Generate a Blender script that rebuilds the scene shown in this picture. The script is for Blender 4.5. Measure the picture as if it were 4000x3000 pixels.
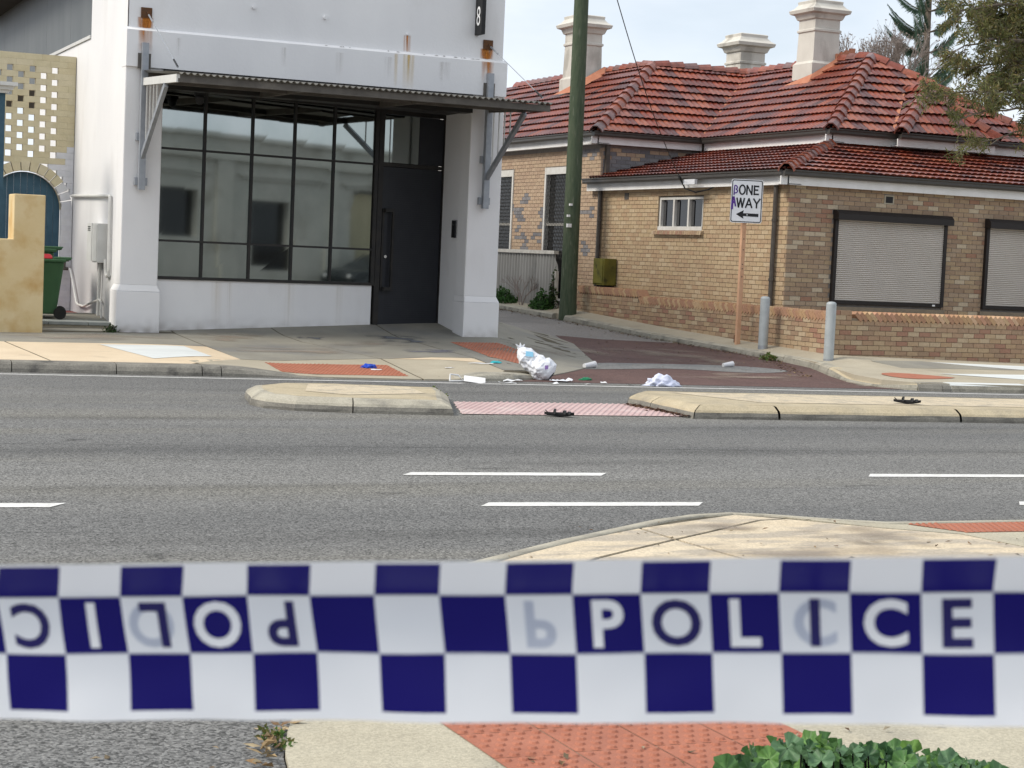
import bpy, bmesh, math, random
from mathutils import Vector, Matrix, noise
R = random.Random(7)
S = bpy.context.scene
COL = S.collection
for o in list(bpy.data.objects): bpy.data.objects.remove(o)

# ------------------------------------------------------------------ camera
PITCH, ROLL, YAW, CH = math.radians(4.0585), math.radians(2.5334), math.radians(24.167), 1.75
FPX = 7049.74                                   # focal length in pixels of a 4000 wide frame
fwd = Vector((math.sin(YAW)*math.cos(PITCH), math.cos(YAW)*math.cos(PITCH), -math.sin(PITCH)))
rgt0 = Vector((math.cos(YAW), -math.sin(YAW), 0)); up0 = rgt0.cross(fwd)
rgt = math.cos(ROLL)*rgt0 + math.sin(ROLL)*up0
upv = -math.sin(ROLL)*rgt0 + math.cos(ROLL)*up0
EYE = Vector((0, 0, CH))
cam = bpy.data.cameras.new('camera'); camo = bpy.data.objects.new('camera', cam); COL.objects.link(camo)
camo.matrix_world = Matrix(((rgt.x, upv.x, -fwd.x, EYE.x), (rgt.y, upv.y, -fwd.y, EYE.y), (rgt.z, upv.z, -fwd.z, EYE.z), (0, 0, 0, 1)))
cam.sensor_width = 36; cam.lens = FPX/4000*36
cam.clip_start = .05; cam.clip_end = 2000
cam.dof.use_dof = True; cam.dof.focus_distance = 26; cam.dof.aperture_fstop = 24
S.camera = camo
S.render.resolution_x, S.render.resolution_y = 1024, 768

# ------------------------------------------------------------------ sky, sun, exposure
SUN_TO = Vector((-.72, .10, .70)).normalized()
W = bpy.data.worlds.new('World'); S.world = W; W.use_nodes = True
nt = W.node_tree; nt.nodes.clear()
def wn(t): return nt.nodes.new(t)
sky = wn('ShaderNodeTexSky'); sky.sky_type = 'NISHITA'; sky.sun_disc = False
sky.sun_elevation = math.asin(SUN_TO.z); sky.sun_rotation = math.atan2(SUN_TO.x, SUN_TO.y)
tc = wn('ShaderNodeTexCoord'); mp = wn('ShaderNodeMapping'); mp.inputs['Scale'].default_value = (1, 1, 3.2)
n1 = wn('ShaderNodeTexNoise'); n1.inputs['Scale'].default_value = 2.6; n1.inputs['Detail'].default_value = 6; n1.inputs['Roughness'].default_value = .55
cr = wn('ShaderNodeValToRGB'); cr.color_ramp.elements[0].position = .34; cr.color_ramp.elements[1].position = .56
cr.color_ramp.elements[0].color = (.62, .62, .62, 1); cr.color_ramp.elements[1].color = (1, 1, 1, 1)
n2 = wn('ShaderNodeTexNoise'); n2.inputs['Scale'].default_value = 4.5; n2.inputs['Detail'].default_value = 5
cc = wn('ShaderNodeMix'); cc.data_type = 'RGBA'; cc.inputs[6].default_value = (6.6, 7.3, 8.3, 1); cc.inputs[7].default_value = (8.6, 8.9, 9.3, 1)
mx = wn('ShaderNodeMix'); mx.data_type = 'RGBA'
bg = wn('ShaderNodeBackground'); bg.inputs['Strength'].default_value = .085
wo = wn('ShaderNodeOutputWorld'); L = nt.links.new
L(tc.outputs['Generated'], mp.inputs[0]); L(mp.outputs[0], n1.inputs['Vector']); L(mp.outputs[0], n2.inputs['Vector'])
L(n1.outputs['Fac'], cr.inputs[0]); L(n2.outputs['Fac'], cc.inputs[0])
L(cr.outputs[0], mx.inputs[0]); L(sky.outputs[0], mx.inputs[6]); L(cc.outputs[2], mx.inputs[7])
L(mx.outputs[2], bg.inputs['Color']); L(bg.outputs[0], wo.inputs[0])
sun = bpy.data.lights.new('sun', 'SUN'); sun.energy = 2.0; sun.angle = math.radians(20); sun.color = (1, .93, .82)
suno = bpy.data.objects.new('sun', sun); COL.objects.link(suno)
suno.rotation_euler = SUN_TO.to_track_quat('Z', 'Y').to_euler(); suno.location = (0, 0, 40)
vs = S.view_settings; vs.view_transform = 'Standard'; vs.look = 'None'; vs.gamma = 1; vs.use_curve_mapping = False
vs.exposure = .62

# ------------------------------------------------------------------ helpers
def ray(u, v):                                  # u, v on a 2212 x 1659 copy of the photograph
    k = 4000/2212
    return rgt*(u*k-2000) - upv*(v*k-1500) + fwd*FPX
def on_x(u, v, x): d = ray(u, v); return EYE + d*((x-EYE.x)/d.x)
def on_y(u, v, y): d = ray(u, v); return EYE + d*((y-EYE.y)/d.y)
def on_z(u, v, z): d = ray(u, v); return EYE + d*((z-EYE.z)/d.z)
def project(p):
    q = Vector(p)-EYE; z = q.dot(fwd)
    return (2000+FPX*q.dot(rgt)/z)*2212/4000, (1500-FPX*q.dot(upv)/z)*2212/4000, z

def tag(o, label=None, cat=None, group=None, kind=None):
    if label: o['label'] = label
    if cat: o['category'] = cat
    if group: o['group'] = group
    if kind: o['kind'] = kind
    return o
LOC = {}
def thing(name, label, cat, loc, group=None):
    o = bpy.data.objects.new(name, None); COL.objects.link(o); o.location = loc; o.empty_display_size = .2
    LOC[o.name] = Vector(loc)
    return tag(o, label, cat, group)
def attach(o, parent):
    if parent is not None:
        o.parent = parent
        if parent.name in LOC: o.matrix_parent_inverse = Matrix.Translation(-LOC[parent.name])
        elif parent.location.length > 0: o.matrix_parent_inverse = Matrix.Translation(-parent.location)
    return o
def link_mesh(name, me, parent=None, loc=None, rot=None):
    o = bpy.data.objects.new(name, me); COL.objects.link(o)
    if loc is not None: o.location = loc
    if rot is not None: o.rotation_euler = rot
    return attach(o, parent)

class MB:
    def __init__(s): s.v = []; s.f = []; s.m = []; s.c = []
    def add(s, vs, fs, mi=0, col=None):
        b = len(s.v); s.v += [tuple(p) for p in vs]
        for f in fs: s.f.append(tuple(i+b for i in f)); s.m.append(mi); s.c.append(col)
        return s
    def box(s, x0, x1, y0, y1, z0, z1, mi=0, col=None):
        v = [(x0,y0,z0),(x1,y0,z0),(x1,y1,z0),(x0,y1,z0),(x0,y0,z1),(x1,y0,z1),(x1,y1,z1),(x0,y1,z1)]
        return s.add(v, [(3,2,1,0),(4,5,6,7),(0,1,5,4),(1,2,6,5),(2,3,7,6),(3,0,4,7)], mi, col)
    def bar(s, a, b, w, h, upd=(0,0,1), mi=0):           # square bar from a to b
        a, b = Vector(a), Vector(b); d = (b-a).normalized(); u_ = Vector(upd)
        if abs(d.dot(u_)) > .98: u_ = Vector((0,1,0))
        sd = d.cross(u_).normalized(); u_ = sd.cross(d).normalized()
        v = []
        for p in (a, b):
            for sx, sz in ((-1,-1),(1,-1),(1,1),(-1,1)): v.append(p + sd*(sx*w/2) + u_*(sz*h/2))
        return s.add(v, [(3,2,1,0),(4,5,6,7),(0,1,5,4),(1,2,6,5),(2,3,7,6),(3,0,4,7)], mi)
    def tube(s, pts, r, n=8, mi=0, caps=True):
        pts = [Vector(p) for p in pts]; rr = r if isinstance(r, (list, tuple)) else [r]*len(pts)
        rings = []; prev = None
        for i, p in enumerate(pts):
            d = (pts[min(i+1, len(pts)-1)]-pts[max(i-1, 0)])
            d = d.normalized() if d.length > 1e-9 else Vector((0,0,1))
            if prev is None:
                a = Vector((0,0,1)) if abs(d.z) < .9 else Vector((1,0,0)); e = d.cross(a).normalized()
            else:
                e = prev - d*prev.dot(d); e = e.normalized() if e.length > 1e-6 else d.orthogonal().normalized()
            prev = e; g = d.cross(e)
            rings.append([p + (e*math.cos(2*math.pi*k/n)+g*math.sin(2*math.pi*k/n))*rr[i] for k in range(n)])
        v = [q for rg in rings for q in rg]; f = []
        for i in range(len(pts)-1):
            for k in range(n): f.append((i*n+k, i*n+(k+1) % n, (i+1)*n+(k+1) % n, (i+1)*n+k))
        if caps: f.append(tuple(range(n-1, -1, -1))); f.append(tuple((len(pts)-1)*n+k for k in range(n)))
        return s.add(v, f, mi)
    def prism(s, poly, z0, z1, mi=0):                    # xy polygon
        n = len(poly); v = [(x,y,z0) for x,y in poly]+[(x,y,z1) for x,y in poly]
        f = [tuple(range(n-1,-1,-1)), tuple(range(n,2*n))]+[(i,(i+1)%n,n+(i+1)%n,n+i) for i in range(n)]
        return s.add(v, f, mi)
    def sweep(s, prof, a, b, side, upd=(0,0,1), mi=0, closed=True):      # profile (out, up) swept from a to b
        a, b, side, upd = Vector(a), Vector(b), Vector(side), Vector(upd); n = len(prof)
        v = [p+side*q[0]+upd*q[1] for p in (a, b) for q in prof]
        f = [(i,(i+1)%n,n+(i+1)%n,n+i) for i in range(n if closed else n-1)]
        if closed: f += [tuple(range(n-1,-1,-1)), tuple(range(n,2*n))]
        return s.add(v, f, mi)
    def mesh(s, name, mats):
        me = bpy.data.meshes.new(name); me.from_pydata(s.v, [], s.f)
        for m in (mats if isinstance(mats, (list, tuple)) else [mats]): me.materials.append(m)
        if any(s.m): me.polygons.foreach_set('material_index', s.m)
        if any(c is not None for c in s.c):
            a = me.attributes.new('Col', 'FLOAT_COLOR', 'CORNER'); buf = []
            for p, c in zip(me.polygons, s.c): buf += list(c or (1,1,1,1))*p.loop_total
            a.data.foreach_set('color', buf)
        me.update(); return me
    def build(s, name, mats, parent=None, smooth=False, fixn=True):
        me = s.mesh(name, mats)
        if fixn:
            bm = bmesh.new(); bm.from_mesh(me); bmesh.ops.recalc_face_normals(bm, faces=bm.faces[:]); bm.to_mesh(me); bm.free()
        if smooth:
            me.polygons.foreach_set('use_smooth', [True]*len(me.polygons))
        return link_mesh(name, me, parent)
def bevel(o, w=.01, seg=2):
    m = o.modifiers.new('bevel', 'BEVEL'); m.width = w; m.segments = seg; m.limit_method = 'ANGLE'; m.angle_limit = math.radians(40)
    return o

# ------------------------------------------------------------------ materials
MATS = {}
def mat(name, c1, c2=None, scale=4, rough=.8, bump=0, bscale=60, spec=.3, attr=False, metal=0, c3=None, s3=.6, t3=.55, stretch=(1,1,1), ior=None, speck=0, spscale=180, emis=None, w3=.12, rot=0):
    m = bpy.data.materials.new(name); m.use_nodes = True; t = m.node_tree; N = t.nodes; Lk = t.links.new
    b = N['Principled BSDF']; b.inputs['Roughness'].default_value = rough; b.inputs['Metallic'].default_value = metal
    b.inputs['Specular IOR Level'].default_value = spec
    if ior: b.inputs['IOR'].default_value = ior
    geo = N.new('ShaderNodeNewGeometry'); mpg = N.new('ShaderNodeMapping'); mpg.inputs['Scale'].default_value = stretch
    mpg.inputs['Rotation'].default_value = (0, 0, rot)
    Lk(geo.outputs['Position'], mpg.inputs[0])
    rgb = lambda c: (c[0], c[1], c[2], 1)
    def noi(sc, det=4, vec=None, ro=.55):
        n = N.new('ShaderNodeTexNoise'); n.inputs['Scale'].default_value = sc; n.inputs['Detail'].default_value = det; n.inputs['Roughness'].default_value = ro
        Lk((vec or mpg).outputs[0], n.inputs['Vector']); return n
    def mixc(f, a, c, mode='MIX'):
        x = N.new('ShaderNodeMix'); x.data_type = 'RGBA'; x.blend_type = mode
        if hasattr(f, 'links'): Lk(f, x.inputs[0])
        else: x.inputs[0].default_value = f
        for i, q in ((6, a), (7, c)):
            if hasattr(q, 'links'): Lk(q, x.inputs[i])
            else: x.inputs[i].default_value = rgb(q)
        return x.outputs[2]
    def ramp(src, lo, hi):
        r = N.new('ShaderNodeMapRange'); r.inputs[1].default_value = lo; r.inputs[2].default_value = hi; Lk(src, r.inputs[0]); return r.outputs[0]
    cur = c1
    if c2 is not None: cur = mixc(ramp(noi(scale).outputs['Fac'], .33, .67), c1, c2)
    if c3 is not None: cur = mixc(ramp(noi(s3, 6).outputs['Fac'], t3, t3+w3), cur, c3)
    if speck:
        vo = N.new('ShaderNodeTexVoronoi'); vo.inputs['Scale'].default_value = spscale; Lk(geo.outputs['Position'], vo.inputs['Vector'])
        sp = N.new('ShaderNodeSeparateColor'); Lk(vo.outputs['Color'], sp.inputs[0])
        r = N.new('ShaderNodeMapRange'); r.inputs[3].default_value = 1-speck; r.inputs[4].default_value = 1+speck; Lk(sp.outputs[0], r.inputs[0])
        cmb = N.new('ShaderNodeCombineColor')
        for i in range(3): Lk(r.outputs[0], cmb.inputs[i])
        cur = mixc(1.0, cur, cmb.outputs[0], 'MULTIPLY')
    if attr:
        at = N.new('ShaderNodeAttribute'); at.attribute_name = 'Col'
        cur = mixc(1.0, at.outputs['Color'], cur, 'MULTIPLY')
    if hasattr(cur, 'links'): Lk(cur, b.inputs['Base Color'])
    else: b.inputs['Base Color'].default_value = rgb(cur)
    if bump:
        nb = noi(bscale, 3, geo) if False else N.new('ShaderNodeTexNoise')
        nb.inputs['Scale'].default_value = bscale; nb.inputs['Detail'].default_value = 4; Lk(geo.outputs['Position'], nb.inputs['Vector'])
        bp = N.new('ShaderNodeBump'); bp.inputs['Strength'].default_value = bump; bp.inputs['Distance'].default_value = .02
        Lk(nb.outputs['Fac'], bp.inputs['Height']); Lk(bp.outputs[0], b.inputs['Normal'])
    MATS[name] = m; return m
ONE, GR = (1, 1, 1), (.82, .82, .82)
def asphalt(name, dark, lite, tint, bands=True, speck=1.0):
    m = mat(name, dark, lite, scale=.35, rough=.85, bump=.5, bscale=70, spec=.25, stretch=(.12, 1.5, 1) if bands else (1,1,1), speck=.68*speck, spscale=92, c3=tint, s3=.5, t3=.5, rot=.0977, w3=.25)
    return m
m_asph = asphalt('asphalt', (.135,.134,.130), (.190,.186,.175), (.185,.176,.152))
m_asph2 = asphalt('asphalt_pale', (.24,.225,.21), (.30,.28,.26), (.2,.19,.18), False, .5)
m_red = mat('red_asphalt', (.098,.058,.052), (.125,.074,.065), scale=1.4, rough=.85, bump=.4, bscale=60, speck=.35, spscale=60, c3=(.14,.10,.088), s3=.9, t3=.58, w3=.2)
m_patch = mat('asphalt_patch', (.17,.17,.165), (.22,.215,.205), scale=3, rough=.85, bump=.3, bscale=60, speck=.3, spscale=60)
m_line = mat('road_paint', (.75,.74,.71), (.62,.61,.58), scale=9, rough=.6, bump=.2, bscale=60, speck=.12, spscale=70, c3=(.42,.41,.39), s3=14, t3=.66)
m_grey = mat('grey_concrete', (.235,.22,.185), (.29,.275,.23), scale=1.3, rough=.85, bump=.15, bscale=120, c3=(.19,.185,.175), s3=.7, t3=.5, speck=.1, w3=.2)
m_beige = mat('beige_concrete', (.375,.33,.25), (.43,.385,.295), scale=2.2, rough=.85, bump=.15, bscale=120, c3=(.33,.29,.22), s3=1.1, t3=.52, speck=.1, w3=.2)
m_cream = mat('cream_concrete', (.60,.48,.335), (.66,.54,.385), scale=1.6, rough=.85, bump=.15, bscale=120, c3=(.52,.42,.30), s3=2.2, t3=.6, speck=.08)
m_creamst = mat('stained_cream_concrete', (.56,.465,.33), (.61,.515,.375), scale=2.2, rough=.85, bump=.2, bscale=120, c3=(.41,.355,.28), s3=3.2, t3=.47, speck=.16, spscale=90, stretch=(.6,1.6,1), w3=.1)
m_islin = mat('island_infill', (.50,.42,.30), (.56,.48,.35), scale=3, rough=.9, bump=.3, bscale=90, c3=(.40,.35,.27), s3=5, t3=.5, speck=.15, spscale=60)
m_white_slab = mat('white_painted_concrete', (.66,.68,.66), (.58,.6,.59), scale=3, rough=.8, c3=(.4,.42,.40), s3=5, t3=.64, stretch=(.4,1.4,1))
m_nconc = mat('near_concrete', (.40,.36,.27), (.46,.42,.32), scale=2.4, rough=.85, bump=.25, bscale=150, c3=(.34,.315,.25), s3=2.1, t3=.5, speck=.16, spscale=120, w3=.2)
m_kerb = mat('kerb_concrete', (.36,.33,.265), (.43,.40,.32), scale=3, rough=.85, bump=.3, bscale=50, c3=(.24,.225,.19), s3=2.4, t3=.5, speck=.12, spscale=80, w3=.18)
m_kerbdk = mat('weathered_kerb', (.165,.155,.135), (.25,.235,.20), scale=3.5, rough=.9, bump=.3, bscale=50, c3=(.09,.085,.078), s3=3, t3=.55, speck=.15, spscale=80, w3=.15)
m_kerbf = mat('shaded_kerb_face', (.26,.245,.20), (.32,.30,.25), scale=4, rough=.9, bump=.3, bscale=50, c3=(.16,.15,.125), s3=3, t3=.52, speck=.15, spscale=80, w3=.15)  # darker kerb concrete: shade of the upright face put into the colour
m_kerbyel = mat('yellowed_kerb', (.40,.335,.225), (.47,.40,.275), scale=2.5, rough=.85, bump=.3, bscale=50, c3=(.31,.27,.20), s3=2.0, t3=.5, speck=.12, spscale=80, w3=.2)
m_joint = mat('joint_dirt', (.07,.06,.045), (.11,.095,.06), scale=9, rough=.95)
m_tact = mat('terracotta_tactile', (.34,.125,.075), (.40,.155,.095), scale=4, rough=.75, bump=.1, bscale=100, c3=(.30,.12,.08), s3=2.5, t3=.6, speck=.08)
m_pink = mat('pink_tactile', (.48,.34,.33), (.53,.40,.385), scale=4, rough=.8, c3=(.60,.50,.47), s3=1.6, t3=.5, w3=.25)
m_soil = mat('soil', (.09,.07,.05), (.13,.10,.07), scale=6, rough=1)
m_white = mat('white_render', (.78,.775,.775), (.73,.725,.73), scale=1.1, rough=.75, bump=.12, bscale=25, c3=(.64,.625,.61), s3=1.2, t3=.58, stretch=(1,1,.45), w3=.3)
m_rust = mat('rust', (.085,.05,.03), (.14,.06,.025), scale=30, rough=.9)
m_galv = mat('galvanised_steel', (.27,.29,.32), (.34,.36,.39), scale=8, rough=.5, spec=.5, metal=.4)
m_galvw = mat('white_painted_steel', (.62,.62,.60), (.55,.55,.53), scale=5, rough=.55)
m_awn = mat('weathered_brown_steel', (.075,.067,.058), (.115,.104,.09), scale=6, rough=.6, spec=.4, c3=(.15,.135,.115), s3=3, t3=.6)
m_corr = mat('corrugated_sheet', (.115,.11,.10), (.16,.155,.14), scale=4, rough=.45, spec=.5, metal=.3)
m_frame = mat('black_steel_frame', (.018,.018,.019), (.03,.027,.024), scale=6, rough=.5)
m_door = mat('dark_perforated_door', (.022,.024,.03), (.028,.03,.036), scale=3, rough=.45)
m_soff = mat('dark_soffit', (.06,.06,.062), rough=.8)
m_black = mat('black_plastic', (.012,.012,.013), (.02,.02,.021), scale=9, rough=.55)
m_chrome = mat('chrome', (.7,.7,.7), rough=.25, metal=1)
m_text = mat('white_lettering', (.8,.8,.8), rough=.5)
m_glass = mat('reflective_glass', (.32,.355,.345), (.37,.40,.39), scale=1.6, rough=.03, metal=1, c3=(.27,.30,.295), s3=1.4, t3=.55, w3=.3)
m_glassd = mat('dark_window_glass', (.012,.013,.015), rough=.06, spec=.5)
m_brick = mat('brick_face', ONE, (.86,.84,.82), scale=26, rough=.85, bump=.25, bscale=90, attr=True, c3=(.78,.74,.70), s3=9, t3=.62)
m_mortar = mat('mortar', (.25,.20,.145), (.20,.165,.125), scale=14, rough=.95)
m_mortar2 = mat('grey_mortar', (.27,.245,.22), (.21,.19,.175), scale=14, rough=.95)
m_tile = mat('glazed_terracotta_tile', (.80,.76,.74), (.50,.46,.45), scale=7, rough=.34, spec=.5, attr=True, c3=(.38,.36,.38), s3=5, t3=.6, bump=.1, bscale=50)
m_under = mat('roof_underlay', (.05,.022,.016), rough=.9)
m_gut = mat('brown_gutter', (.048,.043,.038), (.06,.054,.047), scale=5, rough=.4, spec=.5)
m_fasc = mat('white_fascia', (.82,.81,.80), (.74,.73,.71), scale=4, rough=.6, c3=(.38,.35,.31), s3=9, t3=.72)
m_pipe = mat('brown_downpipe', (.07,.06,.052), (.10,.088,.075), scale=8, rough=.55)
m_chim = mat('chimney_render', (.54,.51,.455), (.62,.59,.53), scale=2.5, rough=.85, bump=.2, bscale=40, c3=(.40,.375,.33), s3=1.6, t3=.55, stretch=(1,1,.6))
m_flash = mat('terracotta_mortar', (.42,.17,.10), (.48,.21,.13), scale=6, rough=.9)
m_shut = mat('beige_shutter', (.50,.46,.415), (.53,.49,.445), scale=2, rough=.55)
m_shutf = mat('dark_shutter_frame', (.022,.018,.017), rough=.45)
m_wfr = mat('white_window_frame', (.66,.65,.62), (.56,.54,.5), scale=6, rough=.6)
m_mesh = mat('security_mesh', (.10,.095,.085), rough=.5, metal=.5)
m_fence = mat('aged_corrugated_iron', (.33,.325,.31), (.27,.265,.25), scale=2.5, rough=.6, spec=.4, c3=(.20,.20,.19), s3=1.5, t3=.58, stretch=(1,1,.35))
m_rail = mat('weathered_white_timber', (.62,.60,.55), (.48,.46,.42), scale=6, rough=.8)
m_pole = mat('treated_timber_pole', (.052,.075,.045), (.085,.105,.066), scale=7, rough=.9, bump=.35, bscale=22, c3=(.155,.165,.125), s3=5, t3=.6, stretch=(3,3,.5))
m_boll = mat('galvanised_bollard', (.34,.37,.38), (.42,.45,.46), scale=5, rough=.6, spec=.4, metal=.2)
m_post = mat('faded_orange_post', (.56,.32,.19), (.62,.38,.24), scale=4, rough=.75)
m_signw = mat('sign_white', (.76,.78,.81), (.70,.72,.76), scale=3, rough=.5)
m_signk = mat('sign_black', (.012,.013,.016), rough=.5)
m_spray = mat('purple_spray_paint', (.075,.025,.21), (.10,.04,.27), scale=20, rough=.6)
m_green = mat('mossy_green_box', (.16,.145,.025), (.09,.085,.018), scale=3, rough=.8, c3=(.05,.05,.015), s3=4, t3=.55)
m_yel = mat('yellow_render', (.60,.46,.24), (.66,.53,.31), scale=2.2, rough=.85, bump=.2, bscale=30, c3=(.52,.34,.14), s3=2.4, t3=.48, w3=.22)
m_cbrick = mat('painted_brick', ONE, (.9,.9,.88), scale=8, rough=.75, attr=True, bump=.15, bscale=60)
m_cmort = mat('painted_mortar', (.55,.48,.33), rough=.9)
m_gate = mat('blue_gate_paint', (.035,.085,.125), (.05,.11,.155), scale=6, rough=.6)
m_clad = mat('grey_cladding', (.10,.11,.115), (.125,.135,.138), scale=2, rough=.5, stretch=(1,1,.3))
m_bin = mat('green_bin_plastic', (.03,.085,.035), (.036,.098,.042), scale=5, rough=.5)
m_binr = mat('red_bin_lid', (.35,.012,.02), rough=.45)
m_bing = mat('bright_green_bin_lid', (.01,.32,.08), rough=.45)
m_rubber = mat('rubber', (.012,.012,.012), rough=.8)
m_bluest = mat('bluestone', (.20,.215,.205), (.26,.275,.26), scale=5, rough=.8)
m_redfl = mat('red_painted_floor', (.20,.055,.045), rough=.7)
m_tapew = bpy.data.materials.new('tape_white'); m_tapeb = bpy.data.materials.new('tape_blue'); m_ghost = bpy.data.materials.new('tape_show_through')
for m, c in ((m_tapew, (.88,.90,.94)), (m_tapeb, (.012,.009,.15)), (m_ghost, (.62,.66,.76))):
    m.use_nodes = True; t = m.node_tree; b = t.nodes['Principled BSDF']
    b.inputs['Base Color'].default_value = (*c, 1); b.inputs['Roughness'].default_value = .35; b.inputs['Specular IOR Level'].default_value = .22
    tr = t.nodes.new('ShaderNodeBsdfTranslucent'); tr.inputs[0].default_value = (*c, 1); ms = t.nodes.new('ShaderNodeMixShader'); ms.inputs[0].default_value = .3
    t.links.new(b.outputs[0], ms.inputs[1]); t.links.new(tr.outputs[0], ms.inputs[2]); t.links.new(ms.outputs[0], t.nodes['Material Output'].inputs[0])
m_letw = mat('tape_letter_white', (.93,.94,.97), rough=.3, spec=.5); m_letb = mat('tape_letter_blue', (.013,.010,.12), rough=.3, spec=.5)
m_seam = mat('tape_seam', (.50,.52,.60), rough=.3, spec=.5)
def leafmat(name, c1, c2, sc, rough=.6, tl=.3):
    m = mat(name, c1, c2, scale=sc, rough=rough, spec=.3, attr=True); t = m.node_tree; b = t.nodes['Principled BSDF']
    tr = t.nodes.new('ShaderNodeBsdfTranslucent'); ms = t.nodes.new('ShaderNodeMixShader'); ms.inputs[0].default_value = tl
    src = b.inputs['Base Color'].links[0].from_socket
    t.links.new(src, tr.inputs[0]); t.links.new(b.outputs[0], ms.inputs[1]); t.links.new(tr.outputs[0], ms.inputs[2]); t.links.new(ms.outputs[0], t.nodes['Material Output'].inputs[0])
    return m
m_leaf = leafmat('foliage', ONE, (.7,.75,.6), 3)
m_mallow = leafmat('broad_leaf', ONE, (.75,.8,.7), 25, .45, .25)
m_bark = mat('bark', (.12,.095,.075), (.17,.14,.11), scale=12, rough=.95)
m_twig = mat('bare_twig', (.24,.20,.18), rough=.95)
m_dry = mat('dry_leaf', ONE, (.7,.7,.7), scale=40, rough=.85, attr=True)
m_bag = mat('white_plastic_bag', (.74,.75,.78), (.66,.68,.73), scale=7, rough=.35, spec=.45, c3=(.55,.58,.66), s3=9, t3=.62)
m_scrap = mat('white_scrap', (.74,.74,.74), (.66,.66,.67), scale=20, rough=.6)
m_cloth = mat('pale_blue_cloth', (.68,.70,.80), (.6,.63,.78), scale=8, rough=.8)
m_clear = mat('clear_cup_plastic', (.62,.62,.64), rough=.15, spec=.5)
m_bluep = mat('blue_plastic', (.01,.05,.42), (.015,.07,.5), scale=20, rough=.4)
m_teal = mat('teal_plastic', (.03,.38,.42), rough=.4)
m_greenp = mat('green_plastic', (.005,.17,.07), rough=.3)
m_cream2 = mat('opposite_wall', (.60,.585,.53), (.54,.525,.475), scale=1.1, rough=.8, c3=(.36,.34,.29), s3=.8, t3=.55, w3=.2)
m_car = mat('car_paint', (.02,.025,.03), rough=.25, spec=.6)
m_curt = mat('curtain', (.58,.52,.36), (.45,.40,.27), scale=2, rough=.9, stretch=(6,6,.2))

# ------------------------------------------------------------------ heights of the ground
def lerp(xs, ys, x):
    if x <= xs[0]: return ys[0]
    for i in range(len(xs)-1):
        if x <= xs[i+1]: return ys[i]+(ys[i+1]-ys[i])*(x-xs[i])/(xs[i+1]-xs[i])
    return ys[-1]
def ss(a, b, t): t = min(1, max(0, (t-a)/(b-a))); return t*t*(3-2*t)
def yk(x): return 23.75-.098*x
def zl(y): return lerp([23.2,24.5,26,28.6,32,36,40,60], [0.004,.03,.08,.16,.24,.39,.5,.9], y)
CURVE = []
for _a, _b in zip([(11.0,23.5),(11.9,24.45),(12.65,25.25),(13.15,26.05),(13.43,26.8),(13.91,28.08),(14.53,29.68),(15.07,31.93)], [(11.9,24.45),(12.65,25.25),(13.15,26.05),(13.43,26.8),(13.91,28.08),(14.53,29.68),(15.07,31.93),(15.0,34.4)]):
    CURVE += [(_a[0]+(_b[0]-_a[0])*_k/8, _a[1]+(_b[1]-_a[1])*_k/8) for _k in range(8)]
def zf(x, y):
    zk = .13-.11*ss(6.0,7.6,x)+.07*ss(9.3,10.1,x)
    zb = .27+.009*(x-6)
    t = min(1, max(0, (y-yk(x)-.15)/(28.6-yk(x)-.15)))
    z = zk+(zb-zk)*t
    if y > 28.6: z += .14*min(y-28.6, 1.4)
    if x > 10.6:
        d = min(math.hypot(x-p[0], y-p[1]) for p in CURVE); w = (1-ss(.05,1.5,d))*ss(10.6,11.5,x)
        z = z*(1-w)+w*(zl(y)+.012)
    return z
def zr(x, y):
    return lerp([21.6,23,26,28.6,32,36,40,60], [.115,.13,.20,.26,.35,.51,.62,1], y)+(.09-.02*max(0,x-17.8))*ss(17.35,17.85,x)*ss(24.5,26.2,y)

def inset(poly, d):
    n = len(poly); ar = sum(poly[i][0]*poly[(i+1)%n][1]-poly[(i+1)%n][0]*poly[i][1] for i in range(n)); sg = 1 if ar > 0 else -1; out = []
    for i in range(n):
        p0, p1, p2 = Vector(poly[i-1]), Vector(poly[i]), Vector(poly[(i+1)%n])
        a = (p1-p0).normalized(); b = (p2-p1).normalized(); na = Vector((-a.y,a.x))*sg; nb = Vector((-b.y,b.x))*sg
        k = na+nb; k = k/max(.35, k.dot(na)) if k.length > 1e-6 else na
        out.append(tuple(p1+k*d))
    return out
def slab(name, poly, zfun, m, parent=None, th=.08, gap=.016, cell=.35, dz=0, rag=0):
    poly = inset(poly, gap) if gap else poly
    bm = bmesh.new(); f = bm.faces.new([bm.verts.new((x,y,0)) for x,y in poly])
    xs = [p[0] for p in poly]; ys = [p[1] for p in poly]
    def cuts(a, b, ax):
        n = min(60, int((b-a)/cell))
        for i in range(1, n+1):
            t = a+(b-a)*i/(n+1); bmesh.ops.bisect_plane(bm, geom=bm.verts[:]+bm.edges[:]+bm.faces[:], plane_co=(t,t,0), plane_no=(1,0,0) if ax == 0 else (0,1,0))
    cuts(min(xs), max(xs), 0); cuts(min(ys), max(ys), 1)
    bnd = [e for e in bm.edges if e.is_boundary]
    if th:
        r = bmesh.ops.extrude_edge_only(bm, edges=bnd); low = {v for v in r['geom'] if isinstance(v, bmesh.types.BMVert)}
    else: low = set()
    for v in bm.verts:
        x, y = v.co.x, v.co.y
        v.co.z = zfun(x, y)+dz-(th if v in low else 0)+.002*noise.noise((x*1.5,y*1.5,3))*(1 if dz == 0 else .3)
        if rag and v not in low:
            q = noise.noise((x*5,y*5,1))*rag
    bmesh.ops.recalc_face_normals(bm, faces=bm.faces[:])
    me = bpy.data.meshes.new(name); bm.to_mesh(me); bm.free(); me.materials.append(m)
    return link_mesh(name, me, parent)
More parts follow.
